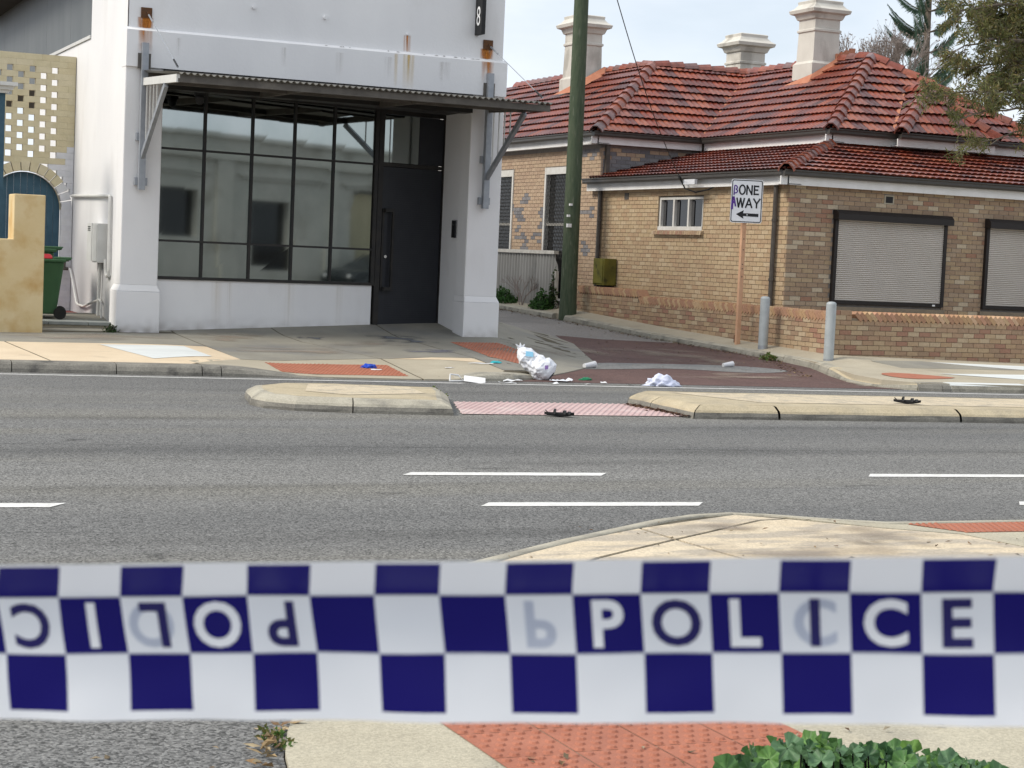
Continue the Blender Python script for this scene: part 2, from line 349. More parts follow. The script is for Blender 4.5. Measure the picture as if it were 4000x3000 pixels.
def shape_mesh(poly, n):                                 # smooth a closed outline (Chaikin)
    for _ in range(n):
        q = []
        for i in range(len(poly)):
            a, b = poly[i], poly[(i+1)%len(poly)]
            q += [(a[0]*.75+b[0]*.25, a[1]*.75+b[1]*.25), (a[0]*.25+b[0]*.75, a[1]*.25+b[1]*.75)]
        poly = q
    return poly

# ================================================================== THE GROUND
g = MB().box(-500, 500, -400, 600, -.6, -.06).build('ground', m_soil); tag(g, kind='structure')
road = slab('road', [(-60,-12),(80,-12),(80,24.5),(-60,24.5)], lambda x,y: 0, m_asph, th=0, gap=0, cell=5); tag(road, kind='structure')
SL = -.098
def road_line(name, x0, x1, c, w, parent, m=m_line):
    d = Vector((1, SL)).normalized(); nrm = Vector((-d.y, d.x))
    a, b = Vector((x0, c+SL*x0)), Vector((x1, c+SL*x1))
    k = int((x1-x0)/.12); mb = MB(); vs_ = []
    for i in range(k+1):
        p = a+(b-a)*i/k; t = d*.18*0
        j = (noise.noise((p.x*7, c, 1))*.008, noise.noise((p.x*7, c, 5))*.008)
        vs_ += [(*(p-nrm*(w/2+j[0])), .004), (*(p+nrm*(w/2+j[1])+d*.12), .004)]
    mb.add(vs_, [(2*i, 2*i+2, 2*i+3, 2*i+1) for i in range(k)])
    return mb.build(name, m, parent)
for x0, x1 in ((-.9, 2.05), (4.95, 6.6), (9.3, 12.0)): road_line('lane_marking', x0, x1, 12.03, .185, road)
for x0, x1 in ((-2.6, 1.2), (5.0, 6.66), (9.1, 11.9), (14.2, 17)): road_line('lane_marking', x0, x1, 13.72, .185, road)
road_line('edge_line', -8, 9.3, 23.4, .09, road); road_line('edge_line', 9.5, 30, 23.38, .09, road)

# the side lane: pale asphalt, then a red band crossed by a grey patch
lane = slab('lane', [(10.2,22.75),(16.9,22.0),(17.35,25.6),(17.35,50),(12.4,50),(12.4,23.2)], lambda x,y: zl(y)-.006, m_asph2, th=0, gap=0, cell=.6); tag(lane, kind='structure')
slab('red_surfacing', [(9.6,23.0),(10.3,22.95),(16.5,22.35),(16.2,23.1),(16.75,24.75),(17.25,26.2),(17.3,30.6),(16.6,30.8),(15.8,31.1),(15.2,31.9),(14.6,30.2),(13.6,29.0),(12.2,27),(11,25)], lambda x,y: zl(y), m_red, lane, th=0, gap=0, cell=.4)
slab('asphalt_patch', shape_mesh([(12.2,25.0),(13.0,26.1),(14.2,26.1),(15.9,26.0),(16.5,25.2),(15.3,24.75),(14.2,25.4),(13.2,25.1)],2), lambda x,y: zl(y)+.004, m_patch, lane, th=0, gap=0, cell=.4)

# far footpath, left of the lane
fp = slab('footpath', [(-12,23.9),(6.0,23.6),(6.6,23.3),(9.0,22.95),(10.3,23.0),(11.1,23.75),(11.85,24.5),(12.6,25.3),(13.1,26.1),(13.4,26.8),(13.88,28.1),(14.5,29.7),(15.03,31.9),(15.0,33.1),(14.7,34.5),(12.5,36),(12.5,31),(-12,31)], zf, m_joint, th=.1, gap=.02, dz=-.004); tag(fp, kind='structure')
yb = lambda x: yk(x)+.36
for a, b in ((-10,-7.2),(-7.2,-4.4),(-4.4,-1.6),(-1.6,1.2)): slab('paving_slab', [(a,yb(a)),(b,yb(b)),(b,26.7),(a,26.8)], zf, m_cream, fp)
slab('paving_slab', [(1.2,yb(1.2)),(4.09,yb(4.09)),(3.93,26.62),(1.2,26.7)], zf, m_cream, fp)
slab('paving_slab', [(4.09,yb(4.09)),(5.9,yb(5.9)),(6.92,24.78),(6.86,26.48),(3.93,26.62)], zf, m_cream, fp)
slab('painted_patch', [(5.22,26.3),(6.46,26.3),(6.51,24.84),(5.54,24.2)], zf, m_white_slab, fp, th=0, gap=0, dz=.004)
slab('paving_slab', [(-10,26.8),(1.2,26.7),(1.2,31),(-10,31)], zf, m_grey, fp)
slab('paving_slab', [(1.2,26.7),(6.86,26.48),(6.86,31),(1.2,31)], zf, m_grey, fp)
slab('paving_slab', [(6.9,24.8),(9.2,25.33),(8.66,27.5),(8.61,30.5),(6.86,30.5),(6.86,26.48)], zf, m_grey, fp)
slab('paving_slab', [(9.2,25.33),(10.67,25.2),(10.62,26.5),(10.65,30.5),(8.61,30.5),(8.66,27.5)], zf, m_grey, fp)
slab('paving_slab', [(10.67,25.2),(10.42,23.55),(11.2,23.7),(11.9,24.45),(12.65,25.25),(13.15,26.05),(13.43,26.8),(13.0,27.6),(12.5,28.3),(12.5,30.5),(10.65,30.5),(10.62,26.5)], zf, m_grey, fp)
slab('paving_slab', [(13.43,26.8),(13.91,28.08),(14.53,29.68),(15.07,31.93),(15.03,33.1),(14.8,34.4),(12.5,35.8),(12.5,28.3),(13.0,27.6)], zf, m_grey, fp)
slab('ramp_slab', [(6.9,24.78),(9.2,25.33),(8.96,22.92),(6.75,23.14),(6.0,23.6),(5.95,24.0)], zf, m_beige, fp)
slab('ramp_slab', [(9.2,25.33),(10.66,25.18),(10.42,23.45),(10.1,23.05),(9.5,22.9),(8.96,22.92)], zf, m_beige, fp)
slab('pale_patch', [(9.35,25.28),(10.58,25.12),(10.55,24.5),(10.2,24.75)], zf, m_cream, fp, th=0, gap=0, dz=.003)
def tactile(poly, zfun, m, parent, pitch=.06, rad=.017, h=.006, ang=0, tile=.3, name='tactile_paving', dz=.004):
    """paving with truncated domes: tiles as pieces, all domes of a field as one part"""
    base = slab(name, poly, zfun, m, parent, th=0, gap=0, dz=dz)
    from mathutils import geometry
    pv = [Vector((x,y)) for x,y in poly]; cx = sum(p.x for p in pv)/len(pv); cy = sum(p.y for p in pv)/len(pv)
    ca, sa = math.cos(ang), math.sin(ang); mb = MB(); n = int(2.6/pitch)
    def inside(p):
        c = False; j = len(pv)-1
        for i in range(len(pv)):
            if (pv[i].y > p.y) != (pv[j].y > p.y) and p.x < (pv[j].x-pv[i].x)*(p.y-pv[i].y)/(pv[j].y-pv[i].y)+pv[i].x: c = not c
            j = i
        return c
    for i in range(-n, n):
        for j in range(-n, n):
            a, b = i*pitch+(pitch/2 if j % 2 else 0), j*pitch
            x, y = cx+a*ca-b*sa, cy+a*sa+b*ca
            if not inside(Vector((x,y))): continue
            z = zfun(x,y)+dz; v = []
            for rr, zz in ((rad, -.002), (rad*.6, h)):
                v += [(x+rr*math.cos(k*math.pi/4), y+rr*math.sin(k*math.pi/4), z+zz) for k in range(8)]
            mb.add(v, [(k,(k+1)%8,8+(k+1)%8,8+k) for k in range(8)]+[tuple(range(8,16))])
    o = mb.build('dome_studs', m, parent, fixn=False); tag(o, kind='stuff')
    return base
tactile([(7.2,24.55),(9.0,24.5),(8.86,23.25),(7.1,23.4)], zf, m_tact, fp)
tactile([(11.25,27.65),(12.1,27.6),(11.95,26.0),(11.64,24.6),(11.21,24.95),(11.0,25.4)], zf, m_tact, fp)
def kerb_run(name, pts, zt, zb, m, parent, side, jit=0, wid=.34, lean=.07):
    """kerb stones along a line of points; each stone a piece of its own. side: unit xy vector to the back"""
    for k in range(len(pts)-1):
        a, b = Vector(pts[k]), Vector(pts[k+1]); d = (b-a); n = max(2, int(d.length/.15)); dd = d.normalized()
        sd = Vector((-dd.y, dd.x)); sd = sd if sd.dot(Vector(side)) > 0 else -sd
        mb = MB(); v = []; prof = [(0,-.3),(0.0,0.0),(.008,.35),(lean*.55,.75),(lean,.93),(lean*1.7,1.0),(wid,1.02),(wid,-.3)]
        for i in range(n+1):
            t = i/n; g_ = .006; t = (g_+t*(d.length-2*g_))/d.length; p = a+d*t
            hb, ht = zb(p.x,p.y), zt(p.x,p.y)
            for q in prof:
                w = noise.noise((p.x*3,p.y*3,q[1]*3))*.006
                pp = p+sd*(q[0]+w); zz = hb+(ht-hb)*q[1] if q[1] >= 0 else hb-.1
                v.append((pp.x, pp.y, zz+w*.6))
        m_ = len(prof); f = []
        for i in range(n):
            for j in range(m_-1): f.append((i*m_+j, i*m_+j+1, (i+1)*m_+j+1, (i+1)*m_+j))
        f += [tuple(range(m_)), tuple(range(n*m_+m_-1, n*m_-1, -1))]
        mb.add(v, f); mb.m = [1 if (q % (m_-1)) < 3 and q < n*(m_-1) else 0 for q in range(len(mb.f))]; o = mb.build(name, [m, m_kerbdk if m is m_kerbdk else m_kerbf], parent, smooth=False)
ZK = lambda x,y: .13-.105*ss(6.0,7.6,x)
kp = [(x, yk(x)) for x in (-9,-7,-5,-3,-1,1.2,3.55,4.85,5.95,6.2)]
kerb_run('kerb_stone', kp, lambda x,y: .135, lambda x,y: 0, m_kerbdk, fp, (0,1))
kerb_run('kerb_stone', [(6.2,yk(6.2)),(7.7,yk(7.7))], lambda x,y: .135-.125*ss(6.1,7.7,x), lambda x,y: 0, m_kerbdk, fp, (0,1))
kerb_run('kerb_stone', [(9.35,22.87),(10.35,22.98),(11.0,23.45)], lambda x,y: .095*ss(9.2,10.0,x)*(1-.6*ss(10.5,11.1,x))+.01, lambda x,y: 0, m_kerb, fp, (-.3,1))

# far footpath, right of the lane
rf = slab('footpath', [(17.28,60),(17.28,36),(17.2,31.8),(17.25,28.5),(17.25,26.8),(17.1,25.7),(16.75,24.75),(16.35,23.5),(16.3,22.7),(16.65,22.15),(18.2,21.95),(45,19.3),(45,60)], zr, m_beige, th=.2, gap=.04, cell=.5, dz=-.004); tag(rf, kind='structure')
ZRK = lambda x,y: zr(x,y)
lk = [(17.2,35.75),(17.2,33.6),(17.2,31.7),(17.22,30.0),(17.24,28.3),(17.24,26.9),(17.12,25.75),(16.72,24.75)]
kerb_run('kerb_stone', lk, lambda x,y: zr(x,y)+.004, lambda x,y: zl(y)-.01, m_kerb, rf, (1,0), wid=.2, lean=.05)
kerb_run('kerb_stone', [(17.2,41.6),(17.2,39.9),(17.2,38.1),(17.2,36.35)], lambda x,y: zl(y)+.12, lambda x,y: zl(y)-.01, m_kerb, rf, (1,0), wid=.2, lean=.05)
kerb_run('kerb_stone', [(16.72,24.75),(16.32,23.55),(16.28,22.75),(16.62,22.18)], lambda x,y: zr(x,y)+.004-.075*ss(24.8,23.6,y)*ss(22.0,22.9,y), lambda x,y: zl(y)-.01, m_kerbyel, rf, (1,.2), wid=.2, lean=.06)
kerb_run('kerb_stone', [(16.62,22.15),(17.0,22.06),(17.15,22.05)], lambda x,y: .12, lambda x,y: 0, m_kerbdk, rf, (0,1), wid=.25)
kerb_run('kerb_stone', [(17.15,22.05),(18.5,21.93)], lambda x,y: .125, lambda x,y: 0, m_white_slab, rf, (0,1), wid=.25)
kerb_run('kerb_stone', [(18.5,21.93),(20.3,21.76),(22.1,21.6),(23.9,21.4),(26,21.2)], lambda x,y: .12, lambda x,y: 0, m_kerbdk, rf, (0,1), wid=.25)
slab('red_paving', shape_mesh([(16.85,23.0),(16.95,23.7),(17.5,23.9),(18.0,23.35),(18.1,23.1),(17.2,22.8)],1), zr, m_tact, rf, th=0, gap=0, dz=.004)
slab('white_patch', [(19.4,25.6),(25,25.2),(25,24.5),(21,24.7)], zr, m_white_slab, rf, th=0, gap=0, dz=.002)
slab('white_patch', [(18.25,23.85),(20.6,23.9),(25,23.6),(25,22.6),(19.5,22.9)], zr, m_white_slab, rf, th=0, gap=0, dz=.002)
slab('grey_patch', [(18.1,25.5),(19.3,25.7),(20.9,24.75),(18.2,24.75)], zr, m_grey, rf, th=0, gap=0, dz=.0005)

# near footpath: a rounded corner pushing into the road
NZ = lambda x,y: .11
nkp = [(1.2,3.0),(1.45,4.4),(1.71,5.54),(1.9,6.05),(2.35,7.1),(2.95,8.0),(3.69,8.83),(3.9,9.0),(4.59,9.5),(5.55,10.14),(5.93,10.32),(6.24,10.37),(6.5,10.27),(6.87,10.0),(7.12,9.84),(7.68,9.80),(8.32,9.78),(12,9.4),(40,6.7)]
nf = slab('footpath', nkp+[(40,-8),(-3,-8),(1.0,1)], lambda x,y: .102, m_joint, th=.12, gap=.12, cell=1.5); tag(nf, kind='structure')
kn = [nkp[4], nkp[6], nkp[8], nkp[9], nkp[10], nkp[11], nkp[12], nkp[13], nkp[14], nkp[16], nkp[17]]
def near_kerb(pts, w=.16):
    """rounded kerb along the near footpath, one stone for each stretch"""
    for k in range(len(pts)-1):
        a, b = Vector(pts[k]), Vector(pts[k+1]); pa = Vector(pts[max(0,k-1)]); pb = Vector(pts[min(len(pts)-1,k+2)])
        na = (b-pa); nb = (pb-a); prof = [(0,-.05),(0,.03),(.012,.075),(.045,.103),(.09,.112),(w,.113),(w,-.05)]; v = []; n = 8
        for i in range(n+1):
            t = i/n; p = a+(b-a)*t; dr = (na*(1-t)+nb*t).normalized(); sd = Vector((dr.y,-dr.x))
            for q in prof:
                jj = noise.noise((p.x*4,p.y*4,q[1]*9))*.004; pp = p+sd*(q[0]+jj); v.append((pp.x,pp.y,q[1]+jj*.5))
        m_ = len(prof); f = [(i*m_+j, i*m_+j+1, (i+1)*m_+j+1, (i+1)*m_+j) for i in range(n) for j in range(m_-1)]
        MB().add(v, f).build('kerb_stone', m_nconc if a.y < 7 else m_kerb, nf, smooth=True)
near_kerb(kn)
ap = slab('road_apron', [(-6,2),(1.1,2),(1.2,3.0),(1.45,4.4),(1.71,5.54),(1.9,6.05),(2.35,7.1),(2.95,8.0),(-6,9)], lambda x,y: .092*(1-ss(6.2,7.9,y))+.004, m_asph, road, th=0, gap=-.02, cell=.4)
slab('paving_slab', [(3.87,8.76),(4.5,9.28),(5.28,9.76),(5.29,9.31),(4.51,8.79),(4.05,8.35)], NZ, m_creamst, nf, th=.05)
slab('paving_slab', [(5.28,9.76),(6.22,10.2),(6.5,9.98),(6.26,9.94),(5.29,9.31)], NZ, m_creamst, nf, th=.05)
slab('paving_slab', [(5.29,9.31),(6.26,9.94),(6.5,9.98),(6.91,9.54),(7.32,9.22),(7.42,8.6),(7.6,7.2),(5.45,7.2)], NZ, m_creamst, nf, th=.05)
slab('paving_slab', [(5.29,9.31),(5.45,7.2),(3.3,7.2),(4.05,8.35),(4.51,8.79)], NZ, m_creamst, nf, th=.05)
slab('paving_slab', [(6.5,10.08),(6.95,9.74),(7.15,9.66),(12,9.2),(12,7.2),(7.6,7.2),(7.42,8.6),(7.32,9.22),(6.91,9.54)], NZ, m_nconc, nf, th=.05)
slab('paving_slab', [(2.62,7.2),(3.05,7.95),(3.78,8.7),(4.05,8.35),(3.3,7.2)], NZ, m_creamst, nf, th=.05)
slab('paving_slab', [(1.72,5.54),(1.80,5.78),(1.91,6.05),(2.12,6.6),(2.36,7.1),(2.62,7.2),(12,7.2),(12,3),(1.22,3),(1.46,4.4)], NZ, m_nconc, nf, th=.05)
tactile([(7.2,9.63),(8.3,9.6),(8.6,9.2),(7.4,9.26)], NZ, m_tact, nf, pitch=.05, rad=.015, h=.006)
for i in range(4):
    for j in range(4):
        x0, y0 = 2.36+i*.3, 4.68+j*.3
        tactile([(x0+.002,y0+.002),(x0+.298,y0+.002-.02),(x0+.298,y0+.298-.02),(x0+.002,y0+.298)], NZ, m_tact, nf, pitch=.06, rad=.0215, h=.007, name='tactile_tile', ang=-.03)

# median islands
def island(label, outer, infill, mseg, loc):
    t = thing('traffic_island', label, 'traffic island', loc, 'median islands in the road')
    o3 = outer; n = len(o3); cx = sum(p[0] for p in o3)/n; cy = sum(p[1] for p in o3)/n
    rings = [(0,-.02),(0,.03),(.012,.07),(.03,.095),(.12,.142),(.18,.15)]
    segs = mseg
    for (i0, i1, m) in segs:
        v = []; idx = list(range(i0, i1+1)); sub = 6; pts = []
        for a, b in zip(idx[:-1], idx[1:]):
            for k in range(sub): pts.append((a % n, b % n, k/sub))
        pts.append((idx[-1] % n, (idx[-1]+1) % n, 0))
        if len(idx) > 1: pts[0] = (pts[0][0], pts[0][1], .012); 
        def off(d):
            return inset(o3, d)
        offs = [off(r[0]) for r in rings]
        for (a, b, k) in pts:
            for ri, r in enumerate(rings):
                pa, pb = Vector(offs[ri][a]), Vector(offs[ri][b]); p = pa+(pb-pa)*k; w = noise.noise((p.x*4,p.y*4,r[1]*20))*.007-.012*max(0,noise.noise((p.x*7+3,p.y*7,r[1]*30))-.25)*(ri > 1)
                v.append((p.x+w, p.y+w, r[1]+w*.5))
        m_ = len(rings)
        f = [(i*m_+j, i*m_+j+1, (i+1)*m_+j+1, (i+1)*m_+j) for i in range(len(pts)-1) for j in range(m_-1)]
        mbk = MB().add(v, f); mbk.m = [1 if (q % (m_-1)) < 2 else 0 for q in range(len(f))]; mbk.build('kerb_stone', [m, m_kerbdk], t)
    slab('top_slab', inset(o3,.165), lambda x,y: .149, m_kerbyel, t, th=.01, gap=0, cell=.3)
    slab('infill', infill, lambda x,y: .153, m_islin, t, th=0, gap=0, cell=.3)
    return t
medl = [(5.45,19.1),(5.5,18.75),(5.75,18.45),(6.32,18.22),(7.4,18.0),(7.95,19.5),(8.1,20.05),(6.7,20.55),(6.15,20.5),(5.65,20.05)]
island('short median island with a rounded left nose and cream infill', medl, [(6.45,20.2),(7.6,19.9),(7.45,19.0),(6.45,18.75),(6.1,19.2)],
       [(0,3,m_kerb),(3,4,m_kerb),(4,6,m_kerb),(6,10,m_kerb)], (6.6,19.2,0))
medr = [(10.36,19.6),(10.32,18.95),(10.24,17.76),(11.3,17.65),(13.7,17.42),(16.1,17.18),(18.5,16.95),(21,16.7),(21,18.8),(14,19.5),(11.2,19.85),(10.7,19.95)]
island('long median island with a tapered left end carrying a black sandal', medr, [(10.9,19.55),(11.4,18.2),(20.5,17.3),(20.5,18.5),(14,19.2)],
       [(0,1,m_kerbyel),(1,2,m_kerbyel),(2,3,m_kerbyel),(3,4,m_kerbyel),(4,5,m_kerbyel),(5,6,m_kerbyel),(6,7,m_kerbyel),(7,12,m_kerbyel)], (13,18.5,0))
ps = thing('tactile_strip', 'pink studded tactile strip between the two median islands', 'tactile paving', (9,18.8,0))
tactile([(7.55,18.12),(8.05,19.6),(10.3,19.45),(10.32,18.95),(10.24,17.95)], lambda x,y: .004, m_pink, ps, pitch=.075, rad=.025, h=.01, ang=-.098)

# ================================================================== WHITE SHOP BUILDING
FY = 28.6
WA, WB = Vector((6.5,28.75)), Vector((11.95,29.9)); WD = (WB-WA).normalized(); WN = Vector((WD.y,-WD.x))      # angled shopfront
def wp(s, z, out=0):                                       # point on the shopfront: s metres from its left end
    p = WA+WD*s+WN*out; return Vector((p.x, p.y, z))
def wbox(mb, s0, s1, z0, z1, o0, o1, mi=0):
    v = [wp(s,z,o) for z in (z0,z1) for s,o in ((s0,o1),(s1,o1),(s1,o0),(s0,o0))]
    return mb.add(v, [(3,2,1,0),(4,5,6,7),(0,1,5,4),(1,2,6,5),(2,3,7,6),(3,0,4,7)], mi)
wb = thing('shop_building', 'white rendered corner shop building with dark gridded shopfront and steel awning', 'building', (9.2,28.6,.3))
# walls: upper front, side wall facing the alley, lane side, back part
mb = MB()
mb.box(6.0,12.40,FY+.02,FY+.45,5.06,6.4)                                # parapet wall above the ledge
mb.add([(5.98,FY+.02,.2),(5.98,31.55,.2),(5.98,31.55,6.4),(5.98,FY+.02,6.4),(6.3,FY+.02,.2),(6.3,31.55,.2),(6.3,31.55,6.4),(6.3,FY+.02,6.4)],
       [(0,1,2,3),(7,6,5,4),(1,5,6,2),(3,2,6,7)])
mb.box(5.98,6.28,31.551,37,.2,5.14)
mb.box(12.1,12.38,28.9,40,.2,6.0)
mb.box(6.4,12.1,36.9,37.2,.2,5.9)
o = mb.build('upper_wall', m_white, wb)
mb = MB().box(5.96,12.46,FY-.06,FY+.30,4.45,5.02)                        # proud band
mb.add([(5.96,FY-.06,5.02),(12.46,FY-.06,5.02),(12.46,FY+.03,5.07),(5.96,FY+.03,5.07)], [(0,1,2,3)])
mb.build('frieze_band', m_white, wb); MB().box(6.572,11.858,FY-.045,FY+.30,4.14,4.448).build('lintel', m_frame, wb)
def pillar(x0, x1, plx0, plx1, zb):
    mb = MB().box(x0,x1,FY,FY+.45,1.02,4.46); bevel(mb.build('pillar', m_white, wb), .018, 2)
    mb = MB().box(plx0,plx1,FY-.04,FY+.46,zb-.15,.93)
    mb.add([(plx0,FY-.04,.93),(plx1,FY-.04,.93),(plx1,FY+.46,.93),(plx0,FY+.46,.93),(x0,FY,1.03),(x1,FY,1.03),(x1,FY+.45,1.03),(x0,FY+.45,1.03)],
           [(0,1,5,4),(1,2,6,5),(2,3,7,6),(3,0,4,7)])
    bevel(mb.build('plinth', m_white, wb), .015, 2)
pillar(5.965,6.57,5.91,6.61,.25); pillar(11.86,12.465,11.85,12.51,.3)
mb = MB(); wbox(mb, .06, 4.12, .2, 1.13, -.25, .0); mb.build('stall_riser', m_white, wb)
mb = MB().add([(11.90,FY+.3,.2),(11.90,29.95,.2),(11.90,29.95,4.2),(11.90,FY+.3,4.2)], [(0,1,2,3)]); mb.build('doorway_reveal', m_white, wb)
MB().box(6.3,12.1,FY+.31,30.2,4.17,4.22).build('soffit', m_soff, wb)
MB().box(6.3,12.0,30.4,30.5,.2,4.2).build('inner_wall', m_soff, wb)
# window: frame, mullions, fifteen panes
cols = [.08,.86,1.72,2.51,3.27,4.07]; rows = [1.15,1.75,3.22,4.16]
win = thing('shopfront', 'wide black steel shop window of fifteen reflecting panes above white stall riser', 'window', (8.6,29.2,1.15))
mb = MB()
for s in (.04,4.11): wbox(mb, s-.035, s+.035, 1.13, 4.18, -.03, .04)
for z in (1.155,4.16): wbox(mb, .0, 4.15, z-.025, z+.025, -.03, .041)
mb.build('frame', m_frame, win)
for s in cols[1:-1]:
    mb = MB(); wbox(mb, s-.018, s+.018, 1.16, 4.15, -.02, .038); mb.build('mullion', m_frame, win)
for z in rows[1:-1]:
    mb = MB(); wbox(mb, .05, 4.10, z-.017, z+.017, -.02, .035); mb.build('transom', m_frame, win)
for i in range(5):
    for j in range(3):
        mb = MB(); v = []; k = 1; e = R.uniform(-.0015,.0015)
        s0, s1, z0, z1 = cols[i]+.012, cols[i+1]-.012, rows[j]+.012, rows[j+1]-.012
        v = [wp(s0,z0,.004+e), wp(s1,z0,.004-e), wp(s1,z1,.004-e*.5), wp(s0,z1,.004+e*.5), wp(s0,z0,-.01), wp(s1,z0,-.01), wp(s1,z1,-.01), wp(s0,z1,-.01)]
        mb.add(v, [(0,1,2,3),(7,6,5,4),(0,4,5,1),(1,5,6,2),(2,6,7,3),(3,7,4,0)]); mb.build('pane', m_glass, win)
# door
dr = thing('shop_door', 'tall dark perforated metal door with long square pull handle beside shop window', 'door', (11.2,29.75,.45))
mb = MB(); wbox(mb, 4.16, 4.26, .3, 4.2, -.04, .03); wbox(mb, 5.50, 5.62, .3, 4.2, -.04, .03); wbox(mb, 4.26, 5.5, 3.2, 3.26, -.04, .031); wbox(mb, 4.26, 5.5, 4.1, 4.2, -.04, .031)
mb.build('frame', m_frame, dr)
mb = MB(); wbox(mb, 4.27, 5.49, .42, 3.19, -.04, .0); leafd = mb.build('door_leaf', m_door, dr)
mb = MB()
for i in range(34):
    for j in range(70):
        s, z = 4.40+i*.031, .55+j*.037
        if s > 5.42: continue
        c = wp(s, z, .0012); d = Vector((WD.x, WD.y, 0))*.006; e = Vector((0,0,.006))
        mb.add([c-d-e, c+d-e, c+d+e, c-d+e], [(0,1,2,3)])
tag(mb.build('perforation', m_black, leafd, fixn=False), kind='stuff')
mb = MB(); wbox(mb, 4.27, 4.98, 3.27, 4.09, -.02, .0); mb.build('transom_pane', m_glass, dr)
mb = MB(); wbox(mb, 4.985, 5.49, 3.27, 4.09, -.02, .004); mb.build('transom_panel', m_door, dr)
mb = MB(); wbox(mb, 4.44, 4.48, 1.05, 2.47, .06, .10); wbox(mb, 4.30, 4.44, 2.41, 2.47, .0, .10); wbox(mb, 4.30, 4.44, 1.05, 1.11, .0, .10); wbox(mb, 4.28, 4.32, 1.05, 2.47, .0, .02)
mb.build('pull_handle', m_frame, dr)
c = wp(4.36, 1.64, .012); mb = MB().tube([c, c+Vector((WN.x,WN.y,0))*.02], .028, 12); mb.build('lock', m_chrome, dr)
ic = thing('intercom', 'small black and silver intercom panel on the doorway reveal', 'intercom', (11.88,29.25,2.2))
MB().box(11.86,11.90,29.12,29.3,2.02,2.32).build('housing', m_black, ic); MB().box(11.852,11.866,29.05,29.12,2.02,2.32).build('side_trim', m_chrome, ic); MB().tube([(11.856,29.22,2.24),(11.85,29.22,2.24)], .02, 10).build('lens', m_chrome, ic)
# stains, fixings on the wall
def streak(pts, m, parent):                                # thin run of rust on the render
    pass
# rusty anchor plates with cable stays to the awning front
AX0, AX1 = 6.24, 12.13
for x, zt, lab in ((6.27,5.28,'left'),(12.11,5.29,'right')):
    st = thing('cable_stay', f'thin steel cable stay from rusty anchor plate to awning, {lab} one of two', 'cable', (x,FY,5.2), 'awning cable stays')
    MB().box(x-.085,x+.085,FY-.012,FY+.03,zt-.06,zt+.10).build('anchor_plate', m_rust, st)
    a = Vector((x+.02,FY-.03,zt)); b = Vector((x-.02 if x < 9 else x+.01,26.3,4.27)); d = (b-a)
    MB().tube([a,b], .006, 6).build('cable', m_galv, st)
    MB().tube([a+d*.02,a+d*.16], .014, 6).build('turnbuckle', m_galv, st); MB().tube([a+d*.86,a+d*.985], .016, 6).build('turnbuckle', m_black, st)
    mb = MB().tube([(x,FY-.02,zt+.03),(x+.02,FY-.05,zt),(x,FY-.02,zt-.03)], .008, 6); mb.build('eye_bolt', m_rust, st)
# awning
aw = thing('awning', 'shallow corrugated steel awning on braced wall brackets over the shop window', 'awning', (9.2,27.4,4.2))
def zaw(y): return 4.185+(y-26.2)*.085
mb = MB(); v = []; n = 62*8; x0, x1 = AX0-.02, AX1+.12
for i in range(n+1):
    x = x0+(x1-x0)*i/n; w = .017*math.cos(i/8*2*math.pi)
    for y in (26.17, 27.4, FY-.03): v.append((x, y, zaw(y)+w))
mb.add(v, [(3*i+j,3*i+3+j,3*i+4+j,3*i+1+j) for i in range(n) for j in range(2)]); sh = mb.build('corrugated_sheet', m_corr, aw, smooth=True)
sh.modifiers.new('thick', 'SOLIDIFY').thickness = .003
prof = [(0,0),(.05,0),(.05,.012),(.012,.012),(.012,.088),(.05,.088),(.05,.10),(0,.10)]
mb = MB().sweep(prof, (AX0,26.24,4.06), (AX1+.1,26.24,4.06), (0,1,0)); mb.build('front_beam', m_awn, aw)
mb = MB().sweep(prof, (AX0,27.02,4.08), (AX1,27.02,4.08), (0,1,0)); mb.build('purlin', m_awn, aw)
mb = MB().sweep(prof, (AX0,27.9,4.16), (AX1,27.9,4.16), (0,1,0)); mb.build('purlin', m_awn, aw)
mb = MB().box(AX0,AX1,FY-.15,FY-.065,4.28,4.36); mb.build('wall_plate', m_awn, aw)
for x in (8.15,10.2): MB().bar((x,FY-.07,4.16),(x,26.24,4.11),.06,.10).build('outrigger', m_awn, aw)
for x, white in ((AX0,True),(AX1,False)):
    br = MB().box(x-.05,x+.05,FY-.16,FY-.062,2.53,4.82).build('bracket_post', m_galv, aw)
    MB().bar((x,FY-.16,4.215),(x,26.24,4.115),.05,.115).build('bracket_arm', m_galvw if white else m_awn, aw)
    MB().bar((x,FY-.14,3.05),(x,27.0,4.07),.06,.085).build('brace', m_galv, aw)
    for k, y in enumerate((28.26,28.03,27.8,27.57)):
        zlo = 3.05+(28.46-y)/(28.46-27.0)*1.02
        MB().box(x-.009,x+.009,y-.009,y+.009,zlo,4.15).build('bracket_rod', m_galvw, br)
    for z0, z1, wv in ((4.42,4.66,.10),(3.30,3.42,.09),(2.60,2.72,.10)):
        MB().box(x-wv,x+wv,FY-.085,FY-.055 if z0 > 4 else FY+.0,z0,z1).build('fixing_plate', m_awn if z0 > 4 else m_galv, br)
